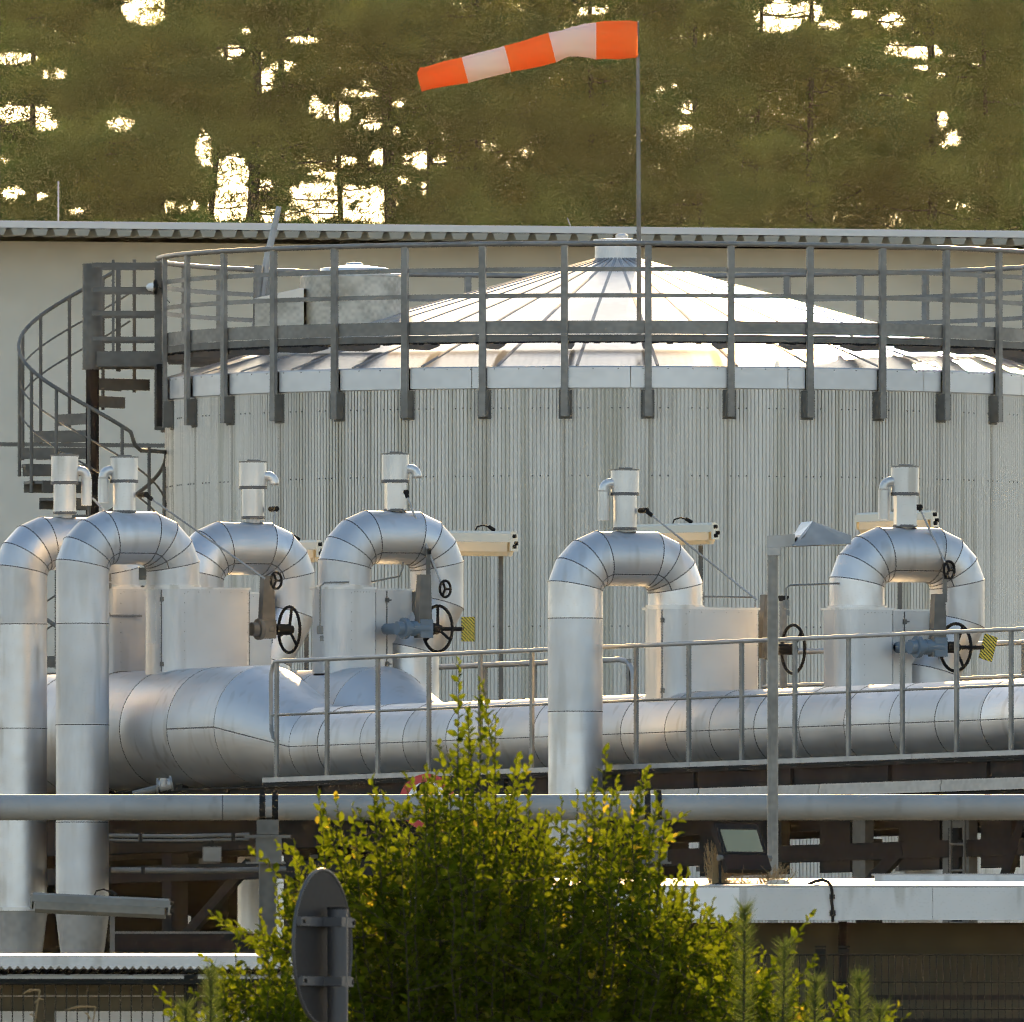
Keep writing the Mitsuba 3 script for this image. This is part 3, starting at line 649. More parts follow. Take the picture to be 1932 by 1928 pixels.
# ---- vent valves on top of the bends
def vent(label, nm, u, v0, v1, v2, v3, dirn, pipe_dir, square=False, wheel=None, rodend=None):
    gk, t, sl, sr, zt = G[nm]; sm = (sl + sr) / 2
    y = yd(t, sm); s = sm + ((u - CX) / F * y - Lp(t, sm, 0)[0]) / P3[0]
    y = yd(t, s); Z = lambda v: Zv(v, y); c = Lp(t, s, 0)
    key = thing('vent_valve', label, 'vent valve', 'vent cans on the goosenecks')
    r1, r2 = .147, .122
    part(key, 'upper_can', cyl(c + EZ * Z(v1), c + EZ * Z(v0 + 2), r1, 32), 'cladding_satin', 40)
    part(key, 'upper_lid', cat(cyl(c + EZ * Z(v0 + 2), c + EZ * Z(v0 - 1), r1 + .008, 32), rod(c + EZ * Z(v0 - 3) - [.06, 0, 0], c + EZ * Z(v0 - 2) + [.08, -.05, 0], .01)), 'galvanised', 40)
    part(key, 'clamp_ring', cyl(c + EZ * Z(v1 + 4), c + EZ * Z(v1 - 2), r1 + .006, 32), 'seam', 40)
    if square: part(key, 'lower_can', obox(c + EZ * (Z(v1 + 4) + Z(v2)) / 2, unit(P3 + D3 * .35), unit(D3 - P3 * .35), EZ, .21, .21, Z(v1 + 4) - Z(v2)), 'cladding_satin')
    else: part(key, 'lower_can', cyl(c + EZ * Z(v2), c + EZ * Z(v1 + 4), r2, 32), 'cladding_satin', 40)
    part(key, 'lower_ring', cyl(c + EZ * Z(v2 + 3), c + EZ * Z(v2 - 2), r2 + .006, 32), 'seam', 40)
    part(key, 'neck', cyl(c + EZ * (zt + RP - .06), c + EZ * Z(v2 + 2), .078, 20), 'galvanised_pale', 40)
    d = unit(dirn); zz = Z((v0 + v1) / 2 + 3); r = .052
    pl = pipe_dir
    e = [c + d * .10 + EZ * zz] + [c + d * (.16 + .075 * math.sin(x)) + EZ * (zz - .075 + .075 * math.cos(x)) for x in np.linspace(0, np.pi / 2, 6)] + [c + d * .235 + EZ * (zz - .1), ]
    part(key, 'outlet_elbow', tube(e, r, 16), 'cladding_satin', True)
    if pl > 0: part(key, 'outlet_pipe', cyl(c + d * .235 + EZ * (zz - .09), c + d * .235 + EZ * (zz - .09 - pl), r + .006, 16), 'cladding_satin', 40)
    # hand rod
    if rodend is not None:
        ve, ue = rodend[1], rodend[0]; s1 = s
        q0 = c + EZ * Z(wheel[1]) + P3 * ((wheel[0] - u) / F * y / P3[0]) + D3 * .12
        q1 = W(ue, ve, q0[1] - .1)
        part(key, 'rod', rod(q0, q1, .012), 'galvanised_pale', True)
        part(key, 'rod_joint', cat(cyl(q0 - D3 * .12, q0 + D3 * .03, .03, 10), cyl(q0, q0 + (q1 - q0) * .06, .022, 8)), 'steel_dark', 40)
        dd = unit(D3 * .9 + P3 * .35)
        rim, sp, hub = wheel_mesh(W(rodend[2], rodend[3], q1[1]), dd, .088, .014, 3, .5)
        if rodend[4]:
            wk_ = part(key, 'small_wheel', rim, 'steel_black', True)
            for m in sp: part(wk_, 'wheel_spoke', m, 'steel_black', True)
vent('two part silver vent can on the leftmost gooseneck, outlet bend on its right', 'B', 122, 859, 910, 967, 975, P3 + D3 * .55, .29, wheel=(160, 935), rodend=(207, 975, 0, 0, False))
vent('silver vent can on the second gooseneck, outlet on its left', 'A', 234, 862, 907, 965, 965, -P3 - D3 * .2, .26, wheel=(264, 933), rodend=(500, 1092, 521, 1095, True))
vent('silver vent can on the small gooseneck behind the second one', 'E', 477, 871, 919, 976, 983, P3 + D3 * .75, 0., wheel=(510, 960), rodend=(508, 1040, 398, 1099, True))
vent('vent can with a square lower part on the gooseneck left of centre', 'D', 746, 856, 907, 962, 962, P3 + D3 * .75, 0., True, wheel=(755, 929), rodend=(833, 1103, 840, 1111, True))
vent('silver vent can on the gooseneck right of centre', 'C', 1179, 886, 931, 997, 1003, -P3 - D3 * .2, .30, wheel=(1208, 963), rodend=(1428, 1132, 0, 0, False))
vent('vent can with a square lower part on the rightmost gooseneck', 'F', 1708, 880, 931, 992, 993, -P3 - D3 * .2, .31, True, wheel=(1724, 957), rodend=(1788, 1072, 1791, 1075, True))
for nm, u0, v0, v1 in (('A', None, 0, 0), ('D', 808, 1035, 1100), ('F', 1783, 1082, 1136)):
    if u0 is None: continue
    y = yd(G[nm][1], 2.4) - .35
    kk = thing('wheel_bracket', 'slim grey bracket holding the small wheel, ' + ('left of centre' if nm == 'D' else 'at the far right'), 'bracket')
    part(kk, 'arm', bar(W(u0, v1, y), W(u0, v0, y), .05, .03), 'steel_grey')
    part(kk, 'clip', box(W(u0 + 2, v0 + 5, y - .03), (.04, .05, .06)), 'steel_dark')

# ---- fluorescent light fittings
def strip_light(label, u0, u1, v0, v1, y, rise, post_u, post_v1, yaw=.32, flip=False):
    key = thing('strip_light', label, 'lamp', 'long box lamps')
    m1_, m2_ = ('lamp_grey', 'lamp_grey') if flip else ('lens_plastic', 'lamp_body')
    a, b = W(u0, (v0 + v1) / 2, y), W(u1, (v0 + v1) / 2 - rise, y - (u1 - u0) / F * y * yaw)
    L_ = np.linalg.norm(b - a); d = unit(b - a); f = unit(np.cross(EZ, d)); f = -f if f[1] > 0 else f; up = np.cross(d, f); up = up if up[2] > 0 else -up
    h = (v1 - v0) * y / F
    lens = [(-.06, -.5 * h), (.07, -.5 * h), (.115, -.32 * h), (.12, .05 * h), (-.12, .05 * h), (-.11, -.32 * h)]
    body = [(-.125, .055 * h), (.125, .055 * h), (.11, .40 * h), (.07, .5 * h), (-.07, .5 * h), (-.11, .40 * h)]
    part(key, 'lens', extr(lens, a + d * .03, f, up, d, L_ - .06), m1_)
    part(key, 'housing', extr(body, a, f, up, d, L_), m2_)
    ends = (extr([(-.12, -.3 * h), (.12, -.3 * h), (.11, .40 * h), (-.11, .40 * h)], b, f, up, d, .02), extr([(-.12, -.3 * h), (.12, -.3 * h), (.11, .40 * h), (-.11, .40 * h)], a - d * .02, f, up, d, .02))
    for m_ in ends: part(key, 'end_plate', m_, m2_)
    for o, w in ((.07, .3), (.0, .02), (.06, -.12)):
        part(key, 'gland', cyl(b + f * o + up * w * h, b + f * o + up * w * h + d * .055, .022, 10), 'steel_black', 40)
    m_ = a + d * L_ * .45 + up * .5 * h
    part(key, 'cable', tube([m_ + d * (.0) , m_ + d * .02 + EZ * .045, m_ + d * .09 + EZ * .065, m_ + d * .17 + EZ * .04, m_ + d * .2], .009, 6), 'steel_black', True)
    part(key, 'cable_plug', tube([m_ + d * .15 + EZ * .05, m_ + d * .22 + EZ * .01], .02, 8), 'steel_black', True)
    if post_u: 
        pb = W(post_u, post_v1, y - .05); pt = W(post_u, v1 - 1, y - .05)
        part(key, 'post', bar(pb, pt, .05, .05), 'steel_grey'); part(key, 'post_foot', box(pb, (.1, .1, .05)), 'steel_grey')
    return key
strip_light('long pale lamp box sticking out right of the gooseneck left of centre', 838, 968, 1001, 1048, 351.5, -1.5, 945, 1640)
strip_light('long pale lamp box behind the gooseneck right of centre', 1205, 1348, 990, 1030, 349.5, 4, 1322, 1640)
strip_light('bright lamp box behind the vent can of the rightmost gooseneck', 1622, 1762, 968, 1007, 344.5, 5, 1698, 1640)
strip_light('lamp box mostly hidden between the two middle goosenecks', 470, 602, 1023, 1064, 353.5, 4, 578, 1640)
strip_light('grey lamp box hanging low at the bottom left, sloping slightly', 62, 318, 1684, 1722, 321.0, -12, 212, 2300, yaw=.05, flip=True)
# ------------------------------------------------------------------ walkway along the pipes
zfl = Zv(1471, 345.2)
S_R = -.73
wk = thing('pipe_walkway', 'narrow steel walkway with a slanting railing in front of the big pipes', 'walkway')
t0w = t_of(517, S_R); dtw = (t_of(1908, S_R) - t_of(522, S_R)) / 14; t1w = t_of(522, S_R) + dtw * 20
zr_t, zr_m = Zv(1246.5, 345.3), Zv(1348, 345.3)
part(wk, 'top_rail', tube([Lp(t_of(511, S_R) + .01, S_R, zr_m - .12), Lp(t_of(511, S_R), S_R, zr_t - .14), Lp(t_of(513, S_R) + .02, S_R, zr_t - .05), Lp(t_of(519, S_R), S_R, zr_t - .005), Lp(t_of(528, S_R), S_R, zr_t), Lp(t1w, S_R, zr_t)], .0235, 10), 'galvanised_pale', 60)
part(wk, 'end_loop', tube([Lp(t_of(511, S_R) + .01, S_R, zr_m - .1), Lp(t_of(512, S_R), S_R, Zv(1376, 345.3)), Lp(t_of(516, S_R), S_R, Zv(1390, 345.3)), Lp(t_of(522, S_R), S_R, Zv(1396, 345.3))], .0235, 10), 'galvanised', True)
part(wk, 'middle_rail', tube([Lp(t_of(511, S_R), S_R, zr_m), Lp(t1w, S_R, zr_m)], .014, 8), 'galvanised', True)
for i in range(21):
    t = t_of(522, S_R) + dtw * i
    part(wk, 'post', bar(Lp(t, S_R, zfl - .06), Lp(t, S_R, zr_t), .062, .028, side=D3), 'galvanised')
for i in range(9):
    ta = t_of(500, S_R) + i * 2.4
    part(wk, 'kick_plate', bar(Lp(ta, S_R - .03, zfl + .005), Lp(ta + 2.39, S_R - .03, zfl + .005), .012, .055, side=P3), 'galvanised_pale')
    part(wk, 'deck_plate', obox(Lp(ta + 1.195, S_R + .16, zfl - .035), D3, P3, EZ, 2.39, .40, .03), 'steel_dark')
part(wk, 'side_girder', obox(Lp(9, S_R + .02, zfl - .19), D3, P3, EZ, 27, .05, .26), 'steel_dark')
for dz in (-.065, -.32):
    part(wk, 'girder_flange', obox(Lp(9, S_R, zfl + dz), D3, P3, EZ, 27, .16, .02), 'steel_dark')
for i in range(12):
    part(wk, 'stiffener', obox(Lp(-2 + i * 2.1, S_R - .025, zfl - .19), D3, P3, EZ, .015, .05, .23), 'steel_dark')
rw = thing('rear_railing', 'railing behind the big pipes, seen through the front one', 'railing')
sr_ = 3.3; tq0, tq1 = t_of(640, sr_), t_of(1195, sr_); zq = Zv(1255, yd((tq0 + tq1) / 2, sr_))
part(rw, 'top_rail', tube([Lp(tq0, sr_, zq)] + [Lp(tq1 - .3, sr_, zq), Lp(tq1 - .12, sr_, zq - .03), Lp(tq1 - .02, sr_, zq - .12), Lp(tq1, sr_, zq - .25), Lp(tq1, sr_, zq - .6)], .03, 8), 'galvanised_pale', 50)
part(rw, 'middle_rail', rod(Lp(tq0, sr_, zq - .43), Lp(tq1, sr_, zq - .43), .018, 8), 'galvanised', True)
part(rw, 'kick_plate', bar(Lp(tq0, sr_, zq - .62), Lp(tq1, sr_, zq - .62), .02, .1, side=P3), 'steel_grey')
for i in range(7):
    t = tq0 + (tq1 - tq0) * i / 6 - .1 * (i == 6)
    part(rw, 'post', bar(Lp(t, sr_, zq), Lp(t, sr_, zq - 1.0), .07, .03, side=D3), 'galvanised')
rw2 = thing('rear_railing', 'short railing end at the far right, behind the hand wheel with the tilted plate', 'railing')
ta, tb_ = t_of(1440, 3.1), t_of(2100, 3.1); zq2 = Zv(1233, yd(ta, 3.1))
for dz, r in ((0, .028), (-.35, .02)):
    part(rw2, 'rail', rod(Lp(ta, 3.1, zq2 + dz), Lp(tb_, 3.1, zq2 + dz), r, 8), 'galvanised_pale', True)
for i in range(5):
    t = ta + (tb_ - ta) * i / 4
    part(rw2, 'post', bar(Lp(t, 3.1, zq2), Lp(t, 3.1, zq2 - 1.1), .07, .03, side=D3), 'galvanised')
# small valve post between lamp post and far right box
kk = thing('standpipe', 'slim grey standpipe with a dark cap, right of the street lamp post', 'pipe')
ysp = 342.0
part(kk, 'tube', cyl(W(1478, 1560, ysp), W(1478, 1132, ysp), .042, 14), 'galvanised', 40)
part(kk, 'cap', cat(cyl(W(1478, 1134, ysp), W(1478, 1126, ysp), .05, 14), cyl(W(1478, 1129, ysp), W(1478, 1124, ysp), .062, 14)), 'steel_dark', 40)
part(kk, 'drain', rod(W(1506, 1229, ysp), W(1556, 1228, ysp), .03, 10), 'galvanised_pale', True)

# ------------------------------------------------------------------ pipe rack steelwork under the pipes
rk = thing('pipe_rack', 'steel frame carrying the pipes below the walkway, coloured near-black to stand for shade', 'pipe rack')
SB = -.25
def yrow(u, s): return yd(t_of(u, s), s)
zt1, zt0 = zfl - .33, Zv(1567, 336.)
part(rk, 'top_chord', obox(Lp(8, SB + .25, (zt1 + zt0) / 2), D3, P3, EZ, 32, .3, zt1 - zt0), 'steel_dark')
part(rk, 'drip_tray', obox(Lp(6, .8, zM - RS_ - .16), D3, P3, EZ, 34, 2.3, .02), 'steel_dark')  # unseen dark plate, added to keep ground light off the pipes
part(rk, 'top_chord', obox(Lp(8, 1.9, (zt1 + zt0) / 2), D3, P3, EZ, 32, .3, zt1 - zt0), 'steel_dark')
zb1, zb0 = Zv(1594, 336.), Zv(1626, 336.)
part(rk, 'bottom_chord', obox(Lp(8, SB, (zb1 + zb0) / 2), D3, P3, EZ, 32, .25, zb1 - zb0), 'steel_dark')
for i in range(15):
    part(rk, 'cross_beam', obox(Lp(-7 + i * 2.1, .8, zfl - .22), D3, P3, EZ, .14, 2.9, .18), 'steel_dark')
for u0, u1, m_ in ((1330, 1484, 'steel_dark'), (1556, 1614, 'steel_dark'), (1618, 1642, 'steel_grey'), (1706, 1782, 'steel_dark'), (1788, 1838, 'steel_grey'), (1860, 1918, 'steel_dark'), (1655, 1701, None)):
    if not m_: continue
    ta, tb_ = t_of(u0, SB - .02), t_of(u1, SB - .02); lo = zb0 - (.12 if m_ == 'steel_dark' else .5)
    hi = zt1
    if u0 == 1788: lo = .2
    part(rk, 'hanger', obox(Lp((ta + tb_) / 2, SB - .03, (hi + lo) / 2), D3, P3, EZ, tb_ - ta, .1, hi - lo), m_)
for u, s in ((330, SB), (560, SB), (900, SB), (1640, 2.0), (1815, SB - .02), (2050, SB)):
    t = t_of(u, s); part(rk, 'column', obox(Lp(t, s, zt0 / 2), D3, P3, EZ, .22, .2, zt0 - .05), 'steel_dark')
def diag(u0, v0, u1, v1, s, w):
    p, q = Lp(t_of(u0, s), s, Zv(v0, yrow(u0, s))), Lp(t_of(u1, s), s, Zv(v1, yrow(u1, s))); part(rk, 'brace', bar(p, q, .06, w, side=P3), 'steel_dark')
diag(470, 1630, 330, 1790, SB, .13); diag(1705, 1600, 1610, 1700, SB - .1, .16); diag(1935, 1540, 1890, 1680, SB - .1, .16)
lad = thing('access_ladder', 'narrow steel ladder in the shade at the lower right, beside a grey column', 'ladder')
tl = t_of(1807, SB - .2)
for o in (-.07, .07): part(lad, 'stile', bar(Lp(tl + o * 2.1, SB - .2, .2), Lp(tl + o * 2.1, SB - .2, zt1), .03, .02, side=D3), 'steel_grey')
for i in range(22): part(lad, 'rung', rod(Lp(tl - .147, SB - .2, .4 + .27 * i), Lp(tl + .147, SB - .2, .4 + .27 * i), .014, 6), 'steel_grey', True)
ct = thing('cable_tray', 'grey cable duct running below the walkway on the right side', 'cable duct')
SCt = -1.5; zct = Zv(1467, yd(t_of(1932, SCt), SCt))
tc0 = t_of(1120, SCt)
for i in range(7):
    ta = tc0 + i * 2.6
    part(ct, 'cover', obox(Lp(ta + 1.295, SCt, zct - .035), D3, P3, EZ, 2.585, .32, .07), 'galvanised_pale')
    part(ct, 'side_lip', obox(Lp(ta + 1.295, SCt - .165, zct - .085), D3, P3, EZ, 2.585, .012, .075), 'galvanised_pale')
    part(ct, 'tray_hook', bar(Lp(ta + 1.2, SCt + .1, zct), Lp(ta + 1.2, S_R + .1, zfl - .3), .04, .04), 'steel_dark')
part(ct, 'tray', obox(Lp(tc0 + 9.1, SCt + .02, zct - .12), D3, P3, EZ, 18.1, .26, .08), 'steel_dark')
# near-black block added to stand for the shade under the left pipe rack
sb = thing('service_block', 'added near-black block standing for the deep shade under the big pipes on the left', 'building')
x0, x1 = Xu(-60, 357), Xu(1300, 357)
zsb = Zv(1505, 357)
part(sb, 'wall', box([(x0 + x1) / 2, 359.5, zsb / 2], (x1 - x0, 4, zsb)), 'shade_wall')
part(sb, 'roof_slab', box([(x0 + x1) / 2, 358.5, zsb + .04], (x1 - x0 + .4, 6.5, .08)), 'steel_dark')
for u0, u1, v0, v1, m_ in ((292, 326, 1560, 1566, 'galvanised'), (380, 432, 1557, 1562, 'galvanised'), (500, 545, 1557, 1561, 'galvanised'), (258, 306, 1655, 1664, 'pale_paint'), (322, 360, 1729, 1760, 'pale_paint'), (455, 500, 1690, 1800, 'steel_dark')):  # thin pale bars stand for slits of light and a sun glint
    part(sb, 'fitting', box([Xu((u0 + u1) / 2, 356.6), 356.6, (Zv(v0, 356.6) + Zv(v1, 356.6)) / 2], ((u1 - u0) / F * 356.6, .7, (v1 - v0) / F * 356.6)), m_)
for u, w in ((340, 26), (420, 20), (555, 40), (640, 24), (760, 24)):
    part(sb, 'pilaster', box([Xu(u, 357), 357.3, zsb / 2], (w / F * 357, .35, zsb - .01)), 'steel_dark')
for u0, u1, v0, v1 in ((375, 415, 1620, 1655), (560, 600, 1560, 1620)):
    part(sb, 'switch_cabinet', box([Xu((u0 + u1) / 2, 356.5), 356.5, (Zv(v0, 356.5) + Zv(v1, 356.5)) / 2], ((u1 - u0) / F * 356.5, .3, (v1 - v0) / F * 356.5)), 'steel_grey')
for i, (u0, u1, v, r) in enumerate(((205, 470, 1577, .022), (205, 470, 1585, .016), (210, 540, 1642, .03))):
    kk = thing('conduit', ('upper', 'lower', 'lowest and thickest')[i] + ' of the thin conduits in the shade under the level pipe at left', 'conduit')
    part(kk, 'tubing', tube([W(u0, v, 344.), W((u0 + u1) / 2, v + 1, 344.), W(u1, v - 2, 344.)], r, 8), 'steel_grey', True)
    for u in (u0 + 60, u1 - 30): part(kk, 'clip', box(W(u, v, 344.), (.04, .08, r * 2.6)), 'steel_dark')
kk = thing('junction_box', 'small grey junction box in the shade under the level pipe', 'junction box')
part(kk, 'body', box(W(400, 1612, 344.), (.2, .12, .16)), 'steel_grey'); part(kk, 'lid', box(W(400, 1612, 343.93), (.18, .015, .14)), 'galvanised')
part(kk, 'cable_entry', rod(W(400, 1598, 344.), W(400, 1585, 344.), .016), 'steel_dark', True)
kk = thing('drain_fitting', 'small silver valve lying under the big pipe, right of the second gooseneck leg', 'valve')
qf = W(300, 1484, 345.)
part(kk, 'body', cat(cyl(qf, qf + [.12, 0, .03], .06, 12), cyl(qf + [.05, -.05, 0], qf + [.05, -.05, .09], .04, 10)), 'galvanised_pale', 40)
part(kk, 'flange', cat(cyl(qf - [.03, 0, 0], qf - [.005, 0, 0], .09, 14), cyl(qf + [.12, 0, .03], qf + [.145, 0, .035], .085, 14)), 'galvanised', 40)
part(kk, 'drain_pipe', rod(qf - [.28, 0, .09], qf - [.02, 0, .02], .04, 8), 'steel_grey', True)
pd_ = thing('pump_plinth', 'low dark flat housing between the gooseneck feet and the shed roof', 'plinth')
part(pd_, 'slab', box([Xu(345, 330), 331., Zv(1778, 330) - .9], (270 / F * 330, 1.6, 1.98)), 'steel_dark')
part(pd_, 'cover', box([Xu(345, 330), 331., Zv(1778, 330) + .10], (262 / F * 330, 1.5, .03)), 'steel_grey')

# ------------------------------------------------------------------ long level pipe in front
YH = 326.0
hp = thing('level_pipe', 'long level grey pipe crossing the whole picture in front of the gooseneck legs', 'pipe')
zH = Zv(1523.5, YH); rH = 24.3 * YH / F
xs = [Xu(u, YH) for u in (-700, 420, 1150, 2700)]
for a, b in zip(xs[:-1], xs[1:]):
    part(hp, 'pipe_section', cyl([a, YH, zH], [b, YH, zH], rH, 40), 'cladding_pipe', 50)
scene['cladding_pipe'] = pr(cladfn([.27, .27, .26], [.32, .32, .31], [.18, .17, .15], .8), .55, .15)
for u in (1150, 420): part(hp, 'joint_band', cyl([Xu(u, YH) - .006, YH, zH], [Xu(u, YH) + .006, YH, zH], rH + .004, 40), 'seam', 40)
for u in (495, 519, 1222, 1243):
    part(hp, 'clamp', cat(cyl([Xu(u, YH) - .03, YH, zH], [Xu(u, YH) + .03, YH, zH], rH + .012, 36), box([Xu(u, YH), YH - .02, zH + rH + .02], (.05, .06, .05))), 'steel_dark', 40)
for u, lab in ((505, 'grey bracket post under the level pipe, left of the round sign'), (1233, 'grey bracket post under the level pipe, hidden behind the bush')):
    sp = thing('pipe_support', lab, 'pipe support')
    part(sp, 'saddle', box([Xu(u, YH), YH, zH - rH - .07], (.22, .2, .15)), 'steel_grey')
    part(sp, 'head_plate', box([Xu(u, YH), YH, zH - rH - .165], (.46, .3, .03)), 'steel_grey')
    part(sp, 'bracket', box([Xu(u + 2, YH), YH, zH - rH - .30], (.26, .22, .24)), 'steel_grey')
    part(sp, 'foot_plate', box([Xu(u - 4, YH), YH, zH - rH - .43], (.40, .26, .02)), 'steel_grey')
    part(sp, 'post', cat(box([Xu(u, YH) - .08, YH, (zH - rH - .44) / 2], (.015, .2, zH - rH - .44)), box([Xu(u, YH) + .08, YH, (zH - rH - .44) / 2], (.015, .2, zH - rH - .44)), box([Xu(u, YH), YH, (zH - rH - .44) / 2], (.15, .015, zH - rH - .44))), 'steel_grey')

# ------------------------------------------------------------------ street lamp
YLm = 318.0
lm = thing('street_lamp', 'grey street lamp with an angular head, standing right of centre', 'street lamp')
part(lm, 'post', cyl(W(1458, 2680, YLm), W(1458, 1046, YLm), 10.3 * YLm / F, 24), 'galvanised', 40)
part(lm, 'collar', box(W(1460, 1040, YLm), (.135, .12, .08)), 'galvanised_pale')
s = YLm / F
def lamp_poly(pts, y0, d): return extr(pts, [-CX * s, y0, ZC + VH * s], EX * s, -EZ * s, EY, d)
part(lm, 'arm', lamp_poly([(1447, 1011), (1447, 1034), (1500, 1031), (1500, 1008)], YLm - .08, .16), 'galvanised_pale')
def P2(u, v, dy): return W(u, v, YLm) + [0, dy, 0]
fr = [P2(1533, 983.5, -.02), P2(1518, 1009, -.12), P2(1494, 1031, -.12), P2(1606, 1026, -.12), P2(1606, 1011, -.10), P2(1560, 993, -.04)]
bk = [P2(1512, 984.5, .20), P2(1497, 1010, .24), P2(1494, 1031, .20), P2(1606, 1026, .18), P2(1606, 1011, .16), P2(1545, 990, .20)]
n_ = 6
part(lm, 'hood', TM(fr + bk, [[0, i + 1, i] for i in range(1, 5)] + [[6, 6 + i, 7 + i] for i in range(1, 5)] + [q for i in range(1, 6) for q in ([i, (i + 1) % 6, 6 + i], [(i + 1) % 6, 6 + (i + 1) % 6, 6 + i])]), 'galvanised_pale')
part(lm, 'hood_end', TM([q + [0, -.002, .001] for q in (fr[0], fr[1], bk[1], bk[0])], [[0, 1, 2], [0, 2, 3]]), 'white_paint')  # bright facet of the hood, its light put in as white paint
part(lm, 'lamp_glass', box(W(1565, 1027, YLm), (.32, .18, .02)), 'lens_plastic')

# ------------------------------------------------------------------ flat-roofed canopy at the lower right
YK = 290.0
kn = thing('canopy_building', 'low building with a pale flat roof edge and a dark wall at the lower right', 'building')
xa, xb = Xu(1030, YK), Xu(2900, YK)
zk1, zk0 = Zv(1673, YK), Zv(1736, YK)
xm = [xa, Xu(1396, YK), Xu(1760, YK), Xu(2330, YK), xb]
for a, b in zip(xm[:-1], xm[1:]):
    part(kn, 'fascia_board', box([(a + b) / 2, YK + .02, (zk0 + zk1) / 2], (b - a - .004, .04, zk1 - zk0)), 'pale_paint' if b == xm[1] else 'canopy_paint')
rise = .095
part(kn, 'roof', extr([(0, -.02), (0, .0), (2.0, rise), (8, rise + .02), (8, -.02)], [xa, YK - .01, zk1 + .012], EY, EZ, EX, xb - xa), 'roof_white')
scene['roof_white'] = pr(tint((.36, .355, .34), .2, 2.0), .6)
part(kn, 'parapet', box([(Xu(1650, YK + 1.2) + xb) / 2, YK + 1.3, zk1 + .075], (xb - Xu(1650, YK + 1.2), .2, .10)), 'canopy_paint')
part(kn, 'parapet_cap', box([(Xu(1650, YK + 1.2) + xb) / 2, YK + 1.3, zk1 + .129], (xb - Xu(1650, YK + 1.2) + .05, .26, .012)), 'roof_white')
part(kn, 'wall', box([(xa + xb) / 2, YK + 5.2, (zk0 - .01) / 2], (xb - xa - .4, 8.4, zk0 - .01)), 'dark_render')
part(kn, 'soffit', box([(xa + xb) / 2, YK + .6, zk0 + .03], (xb - xa, 1.1, .02)), 'steel_dark')
for u in (1590, 2080): part(kn, 'downpipe', cyl([Xu(u, YK + .9), YK + .9, 0], [Xu(u, YK + .9), YK + .9, zk0], .04, 10), 'steel_black', 40)
kk = thing('power_cable', 'black cable looping over the pale roof edge at the lower right', 'cable')
part(kk, 'cord', tube([W(u, v, YK + dy) for u, v, dy in ((1527, 1668, .25), (1538, 1663, .1), (1552, 1660, 0), (1562, 1664, -.03), (1568, 1672, -.045), (1570, 1684, -.04), (1569, 1700, -.04), (1571, 1716, -.04), (1571, 1740, -.02))], .014, 8), 'steel_dark', True)
part(kk, 'clip', cat(box(W(1570, 1692, YK - .02), (.05, .05, .04)), box(W(1571, 1723, YK - .02), (.055, .05, .05))), 'steel_dark')
fl = thing('floodlight', 'black square floodlight on a bracket, tilted on the pale roof edge', 'floodlight')
YF = YK + .35; fc = W(1398, 1601, YF)
psi, tau = math.radians(33), math.radians(29)
hn = np.array([math.sin(psi), -math.cos(psi), 0]); fx = np.array([math.cos(psi), math.sin(psi), 0])
fn_ = hn * math.cos(tau) + EZ * math.sin(tau); fu = EZ * math.cos(tau) - hn * math.sin(tau)
sw, sh = .475, .475
part(fl, 'housing', obox(fc, fx, fu, fn_, sw, sh, .07), 'steel_black')
part(fl, 'glass', obox(fc + fu * .055 + fn_ * .0375, fx, fu, fn_, sw * .84, sh * .50, .008), 'glass_panel')
part(fl, 'bezel', cat([obox(fc + fu * (.055 + sg * sh * .265) + fn_ * .04, fx, fu, fn_, sw * .9, .02, .018) for sg in (-1, 1)] + [obox(fc + fu * .055 + fx * sg * sw * .44 + fn_ * .04, fx, fu, fn_, .02, sh * .56, .018) for sg in (-1, 1)]), 'steel_black')
for i in range(7): part(fl, 'cooling_fin', obox(fc - fn_ * .06 + fx * (-.18 + .06 * i), fx, fu, fn_, .012, .36, .05), 'steel_black')
for sg in (-1, 1):
    q = fc + fx * sg * (sw / 2 + .02) - fu * .1
    part(fl, 'bracket_arm', bar([q[0], q[1], zk1 + .03], q, .025, .012), 'steel_dark')
    part(fl, 'bracket_knob', cyl(q - fx * .02, q + fx * .03, .028, 10), 'steel_grey', 40)
part(fl, 'bracket_foot', bar([fc[0] - .22, fc[1] - .14, zk1 + .03], [fc[0] + .2, fc[1] + .13, zk1 + .03], .04, .012), 'steel_dark')
kk = thing('rubble', 'grey stone lying on the roof edge right of the floodlight', 'stone')
m = trimesh.creation.icosphere(2, 1.0); mv = np.asarray(m.vertices); mv = mv * (1 + .25 * (meshkit.fbm(mv * 1.7 + 3, 3) - .5))[:, None] * [.11, .08, .045] + (W(1468, 1668, YK + .35))
part(kk, 'stone', TM(mv, m.faces), 'concrete', True)
rs2 = np.random.RandomState(5)
dg = thing('dry_weeds', 'dry brown weeds growing around the floodlight on the roof edge', 'weeds', kind='stuff')
dm = []
for i in range(260):
    side = rs2.rand(); u = (rs2.normal(1355, 9) if side < .5 else rs2.normal(1462, 11) if side < .8 else rs2.uniform(1370, 1450))
    b = np.array([Xu(u, YK + .4), YK + .25 + rs2.rand() * .4, zk1 + .02]); h = (.10 + .33 * rs2.rand()) if side < .5 else (.05 + .16 * rs2.rand())
    tip = b + [rs2.normal(0, .06), rs2.normal(0, .05), h]; mid = (b + tip) / 2 + rs2.normal(0, .02, 3)
    dm.append(tube([b, mid, tip], [.004, .0035, .0015], 3, False))
part(dg, 'stalks', cat(dm), 'twig_dry', kind='stuff')
scene['twig_dry'] = pr((.22, .16, .08), .9)

